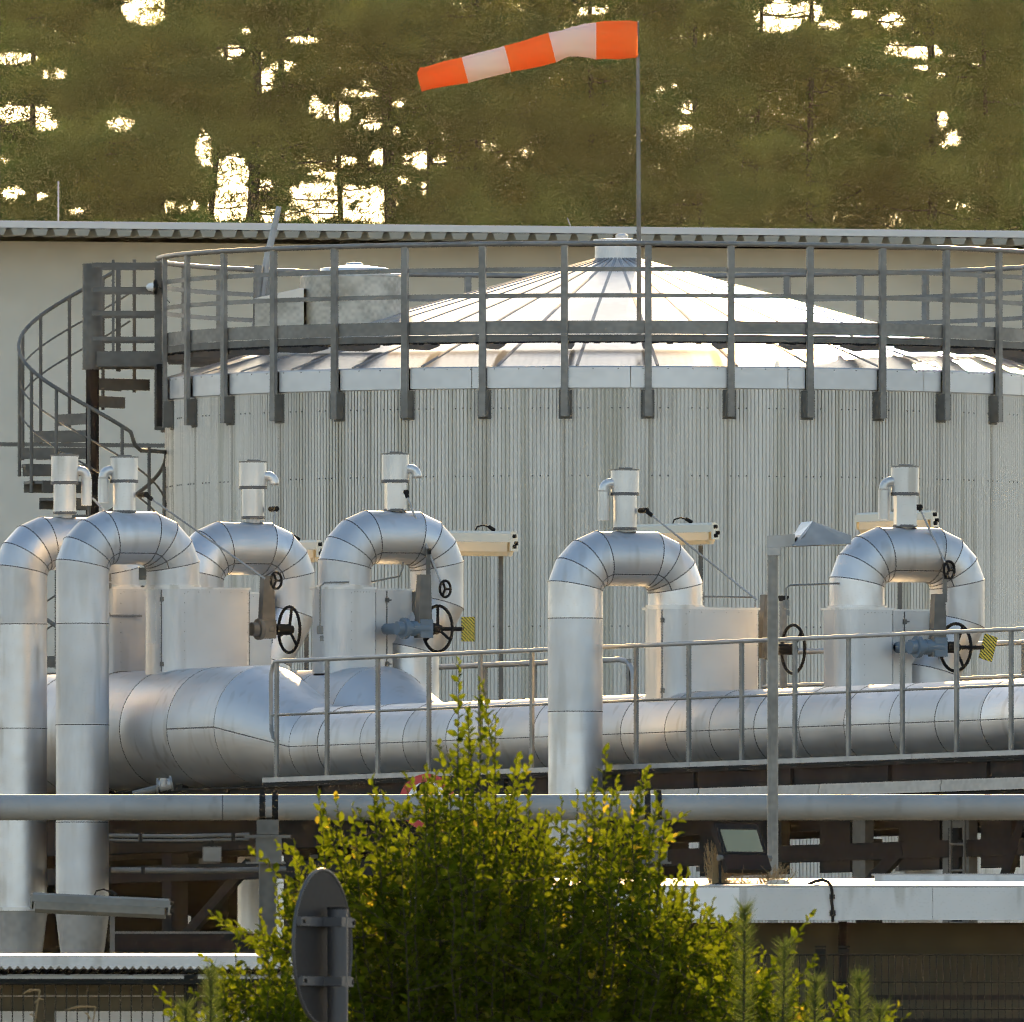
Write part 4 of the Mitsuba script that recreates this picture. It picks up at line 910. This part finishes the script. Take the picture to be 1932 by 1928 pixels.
# ------------------------------------------------------------------ shed roof at the lower left
YD_ = 270.0
sd = thing('shed', 'low shed with a pale corrugated roof edge at the bottom left', 'shed')
xa, xb, xc = Xu(-500, YD_), Xu(487, YD_), Xu(575, YD_)
z1s, z0s = Zv(1805, YD_), Zv(1823, YD_)
part(sd, 'ridge_flashing', extr([(0, 0), (0, .006), (1.6, .052), (1.6, .04)], [xa, YD_ + .02, z1s], EY, EZ, EX, xb - xa), 'roof_white')
part(sd, 'fascia', box([(xa + xc) / 2, YD_, (z1s + z0s) / 2], (xc - xa, .03, z1s - z0s)), 'canopy_paint')
nz = int((xc - xa) / .0685)
for i in range(nz):
    x = xa + i * .0685
    part(sd, 'corrugation', extr([(0, -.028), (.034, .006), (.0685, -.028), (.0685, -.034), (.034, .0), (0, -.034)][::1], [x, YD_ + .01, z0s - .028], EX, EZ, EY, .5), 'canopy_paint' if False else 'steel_black')
    part(sd, 'trim_tooth', extr([(.0, .0), (.0685, .0), (.034, -.034)], [x - .034, YD_ - .012, z0s + .002], EX, EZ, EY, .018), 'canopy_paint')
part(sd, 'soffit', box([(xa + xc) / 2, YD_ + .7, z0s - .10], (xc - xa, 1.2, .07)), 'steel_black')
for i in range(9):
    part(sd, 'gutter_strip', box([xa + .2 + (xc - xa) * i / 9 + .2, YD_ - .02, Zv(1840, YD_)], ((xc - xa) / 9 - .04, .03, .010)), 'galvanised')
part(sd, 'beam', box([(xa + Xu(560, YD_)) / 2, YD_ + .05, Zv(1846.5, YD_)], (Xu(560, YD_) - xa, .08, .052)), 'galvanised_pale')
part(sd, 'roof_deck', box([(xa + xc) / 2, YD_ + 2.9, z0s + .0], (xc - xa - .02, 5.7, .04)), 'canopy_paint')
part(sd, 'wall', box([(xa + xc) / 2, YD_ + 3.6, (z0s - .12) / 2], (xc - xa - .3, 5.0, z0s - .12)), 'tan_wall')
for u0, u1 in ((-30, 66), (103, 335), (350, 470)):
    part(sd, 'wall_panel', box([Xu((u0 + u1) / 2, 271), 271.05, Zv(1908, 271) - .3], ((u1 - u0) / F * 271, .05, .30 * 2)), 'white_panel')
part(sd, 'rail', box([(xa + xc) / 2, 271.0, Zv(1879.5, 271)], (xc - xa, .05, .012)), 'galvanised_pale')

# ------------------------------------------------------------------ mesh fences
def mesh_fence(label, y, u0, u1, v_top, gap, rowgap, r, posts, z_low, nrow, hi=0.):
    key = thing('mesh_fence', label, 'fence')
    a, b = Xu(u0, y), Xu(u1, y); zt = Zv(v_top, y)
    n = int((b - a) / gap)
    for i in range(n + 1):
        if i >= 300: break
        part(key, 'wire', rod([a + i * gap, y, z_low], [a + i * gap, y, zt + hi], r, 5), 'fence_wire', True)
    for j in range(nrow):
        zz = zt - j * rowgap
        for dy in (-.008, .008):
            part(key, 'cross_wire', rod([a, y + dy, zz], [b, y + dy, zz], r * 1.25, 5), 'fence_wire', True)
    for u, w in posts:
        part(key, 'post', box([Xu(u, y), y + .05, (zt + .03) / 2 + z_low / 2], (w, .06, zt + .06 - z_low)), 'fence_wire')
        part(key, 'post_cap', box([Xu(u, y), y + .05, zt + .062], (w + .008, .068, .012)), 'fence_wire')
    return key
f1 = mesh_fence('dark wire mesh fence at the bottom left, in front of the pale shed wall', 152., -160, 640, 1857, .0508, .20, .0030, ((360, .065), (-120, .065)), .05, 11)
part(f1, 'top_rail', box([Xu(240, 152), 152., Zv(1857, 152) + .012], (800 / F * 152, .05, .026)), 'fence_wire')
f2 = mesh_fence('dark wire mesh fence at the lower right, in front of the dark wall', 238., 1340, 2110, 1802, .0505, .2, .0034, ((1548, .075), (1592, .08)), .1, 13)
for j in (1840 + 42, 1840 + 86):
    part(f2, 'board', box([Xu(1850, 238.1), 238.1, Zv(j, 238.1)], (420 / F * 238, .03, .035)), 'steel_dark')

# ------------------------------------------------------------------ signs
YG = 120.0
sg_ = thing('round_sign', 'dark back of a round traffic sign on a post, in front of the bush', 'traffic sign')
cc = W(606, 1787, YG); an = math.radians(68.5)
bn_ = np.array([math.sin(an), -math.cos(an), 0]); tx_ = np.array([math.cos(an), math.sin(an), 0])
Rg = 147 * YG / F
part(sg_, 'disc', cyl(cc, cc + bn_ * .006, Rg, 64), 'sign_back', 40)
part(sg_, 'rim', torus(cc + bn_ * .004, bn_, Rg - .002, .007, 64, 8), 'sign_metal', True)
for v in (1740, 1852):
    h = Zv(v, YG) - cc[2]; hw = math.sqrt(max(Rg ** 2 - h ** 2, 0)) * .97
    part(sg_, 'stiffener', obox(cc + EZ * h + bn_ * .018, tx_, bn_, EZ, 2 * hw, .02, .034), 'sign_metal')
    part(sg_, 'clamp', cat(obox(cc + EZ * h + bn_ * .065, tx_, bn_, EZ, .10, .075, .034)), 'sign_metal')
    for q in (-.93, .93): part(sg_, 'bolt', cyl(cc + EZ * h + tx_ * hw * q + bn_ * .028, cc + EZ * h + tx_ * hw * q + bn_ * .036, .008, 8), 'steel_black', 40)
pb = cc + bn_ * .066
part(sg_, 'post', cyl([pb[0], pb[1], -.2], [pb[0], pb[1], Zv(1716, YG)], .038, 24), 'sign_metal', 40)
part(sg_, 'post_cap', cyl([pb[0], pb[1], Zv(1716, YG)], [pb[0], pb[1], Zv(1712, YG)], .040, 24), 'steel_black', 40)
YP = 331.
ps = thing('prohibition_sign', 'round red and white prohibition sign half hidden by the bush and the level pipe', 'traffic sign')
pc = W(806, 1513, YP); Rq = 53 * YP / F
ny = -EY
part(ps, 'plate', cyl(pc, pc + ny * .006, Rq, 48), 'white_paint', 40)
def ringplate(R0, R1, n=48):
    a = np.arange(n) * 2 * np.pi / n; v = np.vstack([pc + ny * .011 + R * (np.cos(a)[:, None] * EX + np.sin(a)[:, None] * EZ) for R in (R0, R1)]); i = np.arange(n); j = (i + 1) % n
    return TM(v, np.vstack([np.stack([i, j, i + n], 1), np.stack([j, j + n, i + n], 1)]))
part(ps, 'red_ring', ringplate(Rq * .72, Rq), 'red_paint', label='red border ring')
part(ps, 'pictogram', cat(extr([(-.12, .14), (-.02, .24), (.0, .17), (.05, .21), (.10, .12), (.06, .02), (-.08, .02)], pc + ny * .011, EX, EZ, EY, .002), extr([(-.05, .12), (.0, .06), (.05, .12), (.0, .19)], pc + ny * .014, EX, EZ, EY, .001)), 'steel_black')
part(ps, 'post', cyl([pc[0], pc[1] + .05, 0], [pc[0], pc[1] + .05, pc[2] + .3], .03, 12), 'galvanised', 40)
# ------------------------------------------------------------------ leafy bushes in front
def leaves(base, dirv, size, rs, wid=.54):
    """Folded, slightly drooping leaves: (n,3) base points, directions and lengths -> vertices and triangles."""
    n = len(base); d = dirv / np.linalg.norm(dirv, axis=1, keepdims=True)
    r = rs.normal(size=(n, 3)); side = np.cross(d, r); side /= np.linalg.norm(side, axis=1, keepdims=True); up = np.cross(side, d)
    up *= np.where(up[:, 2:] < 0, -1, 1)
    L = size[:, None]; out = []
    for s, w, lift in ((0, 0, 0), (.33, .5, .02), (.68, .38, .0), (1.0, 0, -.10)):
        c = base + d * L * s + up * L * lift
        if w == 0: out.append(c[:, None])
        else:
            out.append(np.stack([c + side * L * wid * w + up * L * .09, c, c - side * L * wid * w + up * L * .09], 1))
    v = np.concatenate(out, 1)           # base, 3, 3, tip = 8 vertices
    f = np.array([[0, 1, 2], [0, 2, 3], [1, 4, 5], [1, 5, 2], [2, 5, 6], [2, 6, 3], [4, 7, 5], [5, 7, 6]])
    return v, f
def shrub(key, tips, root, spread, rs, ln=(.030, .056), step=.016, leafy=1.2, nside=7, single=0):
    LB, LD, LS, stems = [], [], [], []
    for tp in tips:
        b = np.array([root[0] + (tp[0] - root[0]) * spread + rs.normal(0, .05), root[1] + (tp[1] - root[1]) * .7, 0.0])
        m = b + (tp - b) * .6 + [(tp[0] - b[0]) * .16, 0, .12]
        s = np.linspace(0, 1, 12)[:, None]
        c = (1 - s) ** 2 * b + 2 * s * (1 - s) * m + s ** 2 * tp
        c[1:-1] += rs.normal(0, .008, (10, 3))
        stems.append(tube(c, np.linspace(.009, .0014, 12), 5, False))
        lines = [(c, leafy * rs.uniform(.7, 1.1))]
        for q in range(nside):
            a = rs.uniform(.45, .93); p = c[int(a * 11)]; dd = rs.normal(size=3) * [1, .8, .3] + [0, 0, .3]; dd /= np.linalg.norm(dd)
            l_ = rs.uniform(.12, .42); cc = np.array([p + dd * l_ * x + EZ * .05 * x * x for x in np.linspace(0, 1, 5)])
            stems.append(tube(cc, np.linspace(.003, .001, 5), 4, False)); lines.append((cc, 9.))
        for cv, ext in lines:
            seg = np.linalg.norm(np.diff(cv, axis=0), axis=1); cum = np.concatenate([[0], np.cumsum(seg)]); tot = cum[-1]
            ss = np.arange(max(tot - ext, .02), tot, step)
            if not len(ss): continue
            P = np.stack([np.interp(ss, cum, cv[:, i]) for i in range(3)], 1)
            tg = unit(cv[-1] - cv[-3]); ph = np.arange(len(ss)) * 2.4 + rs.rand() * 6
            e1 = unit(np.cross(tg, [0.2, .9, .1])); e2 = np.cross(tg, e1)
            tip_ = 1 - np.clip((tot - ss) / .12, 0, 1)
            LD.append(np.cos(ph)[:, None] * e1 + np.sin(ph)[:, None] * e2 + tg * (.85 + 1.3 * tip_)[:, None] + rs.normal(0, .22, (len(ss), 3)))
            LB.append(P); LS.append(rs.uniform(*ln, len(ss)) * (1 - .35 * tip_))
    B, Dv, S = np.concatenate(LB), np.concatenate(LD), np.concatenate(LS)
    part(key, 'stem', cat(stems), 'twig', True, kind='stuff')
    V, f = leaves(B, Dv, S, rs)
    n = len(B)
    pick = np.zeros(n, bool)
    if single:
        vis = (B[:, 2] > Zv(1915, 125.)); o = np.where(vis)[0]; o = o[np.argsort(B[o, 1] - 6 * S[o])][:single]; pick[o] = True
        for i in np.where(pick)[0]: part(key, 'leaf', TM(V[i], f), 'leaf', True)
    R = V[~pick]; k_ = len(R)
    part(key, 'foliage', TM(R.reshape(-1, 3), (np.arange(k_)[:, None, None] * 8 + f[None]).reshape(-1, 3)), 'leaf', True, kind='stuff')
    return n
rs = np.random.RandomState(21)
YB = 125.5
prof = np.array([(455, 1760), (500, 1690), (545, 1610), (575, 1560), (600, 1492), (640, 1498), (680, 1520), (702, 1468), (745, 1490), (790, 1476), (810, 1442), (835, 1500), (850, 1340), (866, 1248), (880, 1300), (905, 1285), (930, 1310), (945, 1370), (985, 1425), (1015, 1500), (1060, 1500), (1100, 1480), (1142, 1412), (1150, 1455), (1185, 1490), (1218, 1450), (1232, 1500), (1262, 1530), (1285, 1590), (1310, 1640), (1345, 1690), (1385, 1720), (1420, 1790), (1470, 1810), (1520, 1850)])
bush = thing('leafy_bush', 'big bright green leafy bush, backlit, rising in the middle foreground', 'bush', 'leafy bushes in the foreground')
tips = []
for u, v in ((866, 1248), (905, 1283), (885, 1330), (600, 1492), (632, 1500), (702, 1468), (722, 1500), (770, 1492), (805, 1442), (815, 1465), (822, 1455), (835, 1470), (798, 1470), (805, 1478), (815, 1490), (826, 1485), (840, 1500), (800, 1500), (845, 1480), (828, 1500), (935, 1345), (980, 1428), (1000, 1470), (1060, 1505), (1090, 1500), (1143, 1410), (1120, 1470), (1165, 1470), (1217, 1450), (1258, 1535), (1240, 1500), (1300, 1640), (1345, 1700), (555, 1590), (520, 1660), (490, 1720), (1385, 1730), (665, 1520), (850, 1420), (1030, 1530), (1195, 1500)):
    tips.append(W(u, v, YB + rs.uniform(-.6, .5)))
for i in range(340):
    u = 480 + 960 * rs.rand() ** .9 if rs.rand() < .85 else rs.uniform(600, 1300)
    v0 = np.interp(u, prof[:, 0], prof[:, 1]) + 26
    v = v0 + (2060 - v0) * rs.rand() ** 1.15
    tips.append(W(u, v, YB + rs.uniform(-.95, .8)))
nl = shrub(bush, tips, [Xu(930, YB), YB], .45, rs, single=300)
b2 = thing('leafy_bush', 'low leafy bush at the bottom left, between the fence and the round sign', 'bush', 'leafy bushes in the foreground')
tips = [W(rs.uniform(405, 560), rs.uniform(1815, 2000), 124.6 + rs.uniform(-.4, .4)) for i in range(40)] + [W(u, v, 124.5) for u, v in ((425, 1840), (465, 1822), (510, 1818), (535, 1826))]
shrub(b2, tips, [Xu(480, 124.6), 124.6], .6, rs)
b3 = thing('leafy_bush', 'low leafy bush at the bottom right, beside the young conifer shoots', 'bush', 'leafy bushes in the foreground')
tips = [W(u, 1790 + (u - 1400) * .42 + rs.uniform(10, 190), 124.2 + rs.uniform(-.4, .4)) for u in rs.uniform(1390, 1610, 46)] + [W(u, v, 124.2) for u, v in ((1402, 1770), (1440, 1790), (1500, 1838), (1545, 1862))]
shrub(b3, tips, [Xu(1480, 124.2), 124.2], .6, rs)
def conifer_shoot(u, v, y, lean, label, br=.019, ln=.36):
    key = thing('conifer_shoot', label, 'young conifer', 'young conifer shoots in the foreground')
    tp = W(u, v, y); b = np.array([tp[0] - lean, y, 0.]); s = np.linspace(0, 1, 14)[:, None]; c = b * (1 - s) + tp * s + np.array([0, 0, 0.]) + np.sin(s * np.pi) * [lean * .2, 0, 0]
    part(key, 'stem', tube(c, np.linspace(.012, .004, 14), 6), 'twig', True)
    n = 1300; L = np.linalg.norm(tp - b); sl = L - (rs.rand(n) ** 1.2) * 1.0; cum = np.linspace(0, L, 14)
    P = np.stack([np.interp(sl, cum, c[:, i]) for i in range(3)], 1)
    tg = unit(c[-1] - c[-4]); a = rs.rand(n) * 6.283; e1 = unit(np.cross(tg, EY)); e2 = np.cross(tg, e1)
    near = np.clip((L - sl) / .25, 0, 1)
    d = np.cos(a)[:, None] * e1 + np.sin(a)[:, None] * e2 + tg * (1.1 - .6 * near)[:, None] + rs.normal(0, .15, (n, 3)); d /= np.linalg.norm(d, axis=1, keepdims=True)
    Ln = rs.uniform(.05, .085, n)[:, None]; w = np.cross(d, rs.normal(size=(n, 3))); w /= np.linalg.norm(w, axis=1, keepdims=True)
    V = np.stack([P + w * .002, P - w * .002, P + d * Ln], 1)
    part(key, 'needles', TM(V.reshape(-1, 3), np.arange(3 * n).reshape(-1, 3)), 'shoot_needle', kind='stuff')
for a in ((1405, 1716, 123.2, .05, 'tall young conifer shoot with its tip against the pale roof edge'), (1481, 1786, 123.0, .16, 'young conifer shoot leaning right, in front of the dark wall'), (1622, 1846, 122.8, .04, 'rightmost young conifer shoot in front of the mesh fence'), (1538, 1850, 122.9, .05, 'short young conifer shoot between two taller ones at the lower right'), (1660, 1905, 122.8, .10, 'lowest young conifer tip at the bottom edge, right'), (398, 1836, 123.2, .0, 'young conifer shoot at the bottom left, left of the low leafy bush'), (350, 1900, 123.2, -.03, 'short conifer tip in front of the left fence post')):
    conifer_shoot(*a)
for u, v, y, lab in ((75, 1868, 130., 'dry leaning weed at the bottom left in front of the fence'), (180, 1900, 130., 'drooping dry weed head in front of the left fence'), (1330, 1700, 0, '')):
    if not y: continue
    kk = thing('weed_stalk', lab, 'weed'); tp = W(u, v, y); bq = []
    for i in range(7):
        dd = np.array([rs.normal(0, .05), 0, rs.uniform(-.02, .05)]); q0 = tp - [.02 * i, 0, .05 * i]; bq.append(tube([q0, q0 + dd * .6, q0 + dd - [0, 0, .015]], [.003, .004, .001], 4, False))
    part(kk, 'stalk', tube([[tp[0] - .2, y, 0], [tp[0] - .12, y, tp[2] * .6], tp], .003, 5), 'twig_dry', True); part(kk, 'seed_heads', cat(bq), 'twig_dry', True, kind='stuff')

# ------------------------------------------------------------------ pine belt behind the hall
HOLES = np.array([(274, 21, 45, 28), (20, 112, 42, 16), (58, 112, 16, 12), (102, 141, 27, 15), (40, 212, 55, 16), (85, 236, 27, 11), (225, 236, 28, 15), (8, 302, 14, 10), (25, 362, 22, 12), (74, 370, 12, 8), (144, 399, 14, 7), (183, 211, 8, 6),
    (436, 98, 22, 17), (485, 109, 15, 15), (535, 123, 22, 12), (499, 148, 20, 24), (580, 75, 42, 8), (464, 60, 11, 10), (594, 204, 13, 26), (636, 211, 28, 21), (661, 176, 20, 9), (383, 278, 18, 29), (440, 327, 34, 36), (436, 385, 48, 34), (500, 348, 22, 14),
    (316, 390, 14, 12), (344, 394, 9, 10), (369, 390, 10, 12), (605, 378, 58, 36), (611, 330, 28, 8), (650, 302, 24, 11), (650, 366, 28, 18), (665, 408, 34, 13), (548, 408, 22, 12), (505, 405, 20, 16),
    (688, 156, 12, 6), (748, 197, 14, 9), (698, 178, 18, 8), (698, 234, 25, 13), (746, 247, 8, 11), (720, 297, 25, 17), (766, 300, 9, 12), (795, 303, 20, 20), (829, 303, 14, 14), (763, 340, 12, 10), (800, 356, 8, 12), (698, 375, 30, 25), (704, 409, 36, 14), (745, 385, 9, 8),
    (1120, 19, 28, 8), (1235, 20, 6, 5), (991, 287, 7, 9), (899, 318, 5, 6), (1248, 169, 9, 9), (1470, 34, 47, 31), (1526, 22, 26, 22), (1564, 50, 24, 10), (1684, 41, 24, 15), (1620, 25, 14, 11), (1687, 94, 22, 15), (1744, 99, 37, 13), (1796, 105, 8, 8),
    (1777, 144, 14, 7), (1740, 128, 14, 7), (1714, 184, 10, 8), (1777, 225, 14, 15), (1800, 262, 14, 18), (1781, 272, 9, 6), (1822, 290, 5, 8), (1299, 202, 17, 13), (1297, 240, 14, 4), (1275, 161, 9, 8), (1245, 172, 7, 6), (1560, -20, 60, 12), (300, -25, 40, 15)], float)
rt = np.random.RandomState(77)
def crown_open(p):
    """How far each point lies from the openings between the crowns (below 1 = inside one)."""
    u = CX + p[:, 0] / p[:, 1] * F; v = VH - (p[:, 2] - ZC) / p[:, 1] * F
    e = np.full(len(p), 9.)
    for a, b, c, d in HOLES: e = np.minimum(e, ((u - a) / (c * 1.15)) ** 2 + ((v - b) / (d * 1.15)) ** 2)
    q = np.stack([u, v, u * 0], 1)
    return e * (.02 + .95 * meshkit.fbm(q / 24, 3, 5) + .75 * meshkit.noise(q / 7, 9) + .5 * meshkit.noise(q / 3, 4))
TS = 2.8
KS = TS / 1.5
trees = [(-170, 603), (-60, 598), (60, 606), (180, 600), (305, 609), (398, 601), (478, 597), (528, 603), (640, 610), (735, 598), (812, 604), (905, 600), (1010, 607), (1110, 601), (1215, 608), (1320, 599), (1425, 605), (1530, 600), (1640, 608), (1760, 602), (1860, 599), (1960, 606), (2080, 601)]
where = {0: 'far left beyond the frame', 1: 'cut by the left edge of the frame', 2: 'at far left of the tree belt', 3: 'second from the left in the tree belt', 4: 'third from the left, dark and dense', 5: 'left of the brightest gap over the roof', 6: 'with a tall straight trunk through the bright gap', 7: 'just right of the tall straight trunk', 8: 'beside the leaning pole, with lacy gaps', 9: 'left of the windsock tail, with a dark trunk', 10: 'below the windsock tail', 11: 'under the left half of the windsock', 12: 'under the middle of the windsock', 13: 'under the right half of the windsock', 14: 'behind the windsock pole', 15: 'just right of the windsock pole', 16: 'left of the bright gap at upper right', 17: 'under the bright gap at upper right', 18: 'right of the bright gap at upper right', 19: 'with a dark trunk beside a chain of small gaps', 20: 'near the right edge, dense', 21: 'cut by the right edge of the frame', 22: 'far right beyond the frame'}
tx = np.array([Xu(u, y * TS) for u, y in trees]); ty = np.array([y * TS for u, y in trees], float)
# clump centres gathered into boughs: the detailed band that shows above the hall, and a coarser rest
XL, XR = Xu(-190, 900 * KS), Xu(2110, 900 * KS)
NB = 560
bo = np.stack([rt.uniform(XL, XR, NB), KS * rt.uniform(886, 903, NB), KS * rt.uniform(30.3, 40.8, NB)], 1); br_ = KS * rt.uniform(.7, 1.6, NB)
per = 22
C1 = np.repeat(bo, per, 0) + rt.normal(0, .5, (NB * per, 3)) * np.repeat(br_, per)[:, None] * [1, 1, .42]
NC = 11000
C1 = np.concatenate([C1, np.stack([rt.uniform(XL, XR, NC), KS * rt.uniform(905, 920, NC), KS * rt.uniform(30.3, 40.8, NC)], 1)])
own = np.argmin(np.abs(C1[:, :1] + rt.normal(0, .6, (len(C1), 1)) - tx[None]) + .10 * np.abs(C1[:, 1:2] - ty[None]), 1)
N3 = 7000
C3 = np.stack([rt.uniform(XL, XR, N3), KS * rt.uniform(908, 921, N3), KS * rt.uniform(30.3, 41.0, N3)], 1)
own3 = np.argmin(np.abs(C3[:, :1] - tx[None]), 1)
NR = 2800
C2 = np.stack([rt.uniform(XL, XR, NR), KS * rt.uniform(888, 918, NR), KS * np.where(rt.rand(NR) < .35, rt.uniform(40.6, 45, NR), rt.uniform(20.5, 30.4, NR))], 1)
NU = 800  # coarse clumps above the frame, added to block sun from the visible crowns
C2 = np.concatenate([C2, np.stack([rt.uniform(XL, XR, NU), KS * rt.uniform(901, 919, NU), KS * rt.uniform(40.9, 50.5, NU)], 1)])
own2 = np.argmin(np.abs(C2[:, :1] - tx[None]), 1)
def needles(C, r, per, ln, wd, filt):
    n = len(C) * per; c = np.repeat(C, per, 0)
    d = rt.normal(size=(n, 3)); d /= np.linalg.norm(d, axis=1, keepdims=True)
    rad = rt.rand(n) ** .45; p = c + d * (rad * np.repeat(r, per))[:, None] * [1, 1, .55]
    dv = d * .8 + rt.normal(0, .55, (n, 3)) + [0, 0, .35]; dv /= np.linalg.norm(dv, axis=1, keepdims=True)
    w = np.cross(dv, rt.normal(size=(n, 3))); w /= np.linalg.norm(w, axis=1, keepdims=True)
    L = rt.uniform(.7, 1.3, (n, 1)) * ln; hw = wd * rt.uniform(.7, 1.2, (n, 1)) / 2
    if filt:
        e = crown_open(p); keep = (e > 1) | (meshkit.noise(p * 1.6, 8) > .73); p, dv, w, L, hw = p[keep], dv[keep], w[keep], L[keep], hw[keep]
    V = np.stack([p + w * hw, p - w * hw, p + dv * L], 1)
    return V.reshape(-1, 3)
for i, (u, y) in enumerate(trees):
    key = thing('pine_tree', ('tall pine behind the hall, ' if i % 3 else 'dense backlit pine behind the hall, ') + where[i], 'tree', 'pines behind the hall')
    h = KS * rt.uniform(49.5, 52); r0 = TS * {6: .115, 7: .08, 9: .12, 19: .10, 5: .06}.get(i, rt.uniform(.05, .075))
    zz = np.linspace(52., h, 24); bend = rt.normal(0, .1, 2)
    lean = {5: .8}.get(i, rt.normal(0, .2))
    c = np.stack([tx[i] + lean * np.sin((zz - 33 * KS) / 9) + .08 * np.sin(zz * .4 + i), ty[i] + bend[1] * np.sin(zz / 7), zz], 1)
    part(key, 'trunk', tube(c, np.interp(zz, [52, 33 * KS, h], [r0 * 1.5, r0, .03]), 10), 'bark', True)
    br = []
    for z in np.concatenate([np.arange(53, 56, 1.4), np.arange(56, h - 1, .66)]):
        b = np.array([np.interp(z, zz, c[:, 0]), np.interp(z, zz, c[:, 1]), z]); a = rt.rand() * 6.283; l_ = KS * rt.uniform(1.1, 3.0)
        q = [b + np.array([math.cos(a), math.sin(a), 0]) * l_ * s + EZ * (.25 * l_ * s * s - .1 * l_ * s) + rt.normal(0, .05, 3) * (s > 0) for s in np.linspace(0, 1, 6)]
        br.append(tube(q, np.linspace(.075, .015, 6) * rt.uniform(.6, 1.1), 5, False))
        for k2 in range(4):
            s0 = q[rt.randint(2, 5)]; dd = rt.normal(size=3) * [1, 1, .6] + [0, 0, .2]; e_ = s0 + dd / np.linalg.norm(dd) * KS * rt.uniform(.4, 1.1)
            br.append(tube([s0, (s0 + e_) / 2 + rt.normal(0, .06, 3), e_], [.028, .02, .01], 4, False))
    part(key, 'branches', cat(br), 'bark', True, kind='stuff')
    A1, A2 = C1[own == i], C2[own2 == i]
    V = [needles(A1, KS * rt.uniform(.25, .55, len(A1)), 84, .19 * KS, .027 * KS, True)]
    A3 = C3[own3 == i]
    if len(A3): V.append(needles(A3, KS * rt.uniform(.3, .6, len(A3)), 40, .26 * KS, .062 * KS, True))
    if len(A2): V.append(needles(A2, KS * rt.uniform(.6, 1.2, len(A2)), 46, .40 * KS, .09 * KS, False))
    V = np.concatenate(V); part(key, 'crown', TM(V, np.arange(len(V)).reshape(-1, 3)), 'pine_needle', kind='stuff')

# ------------------------------------------------------------------ hazy air
scene['air_boundary'] = {'type': 'null'}
scene['haze'] = {'type': 'cube', 'to_world': T().translate([0, 0, 48.0]).scale([3100, 3100, 51.0]), 'bsdf': {'type': 'ref', 'id': 'air_boundary'}, 'interior': {'type': 'ref', 'id': 'haze_medium'}}
labels['haze'] = {'label': 'thin warm haze in the evening air', 'category': 'haze', 'kind': 'stuff'}
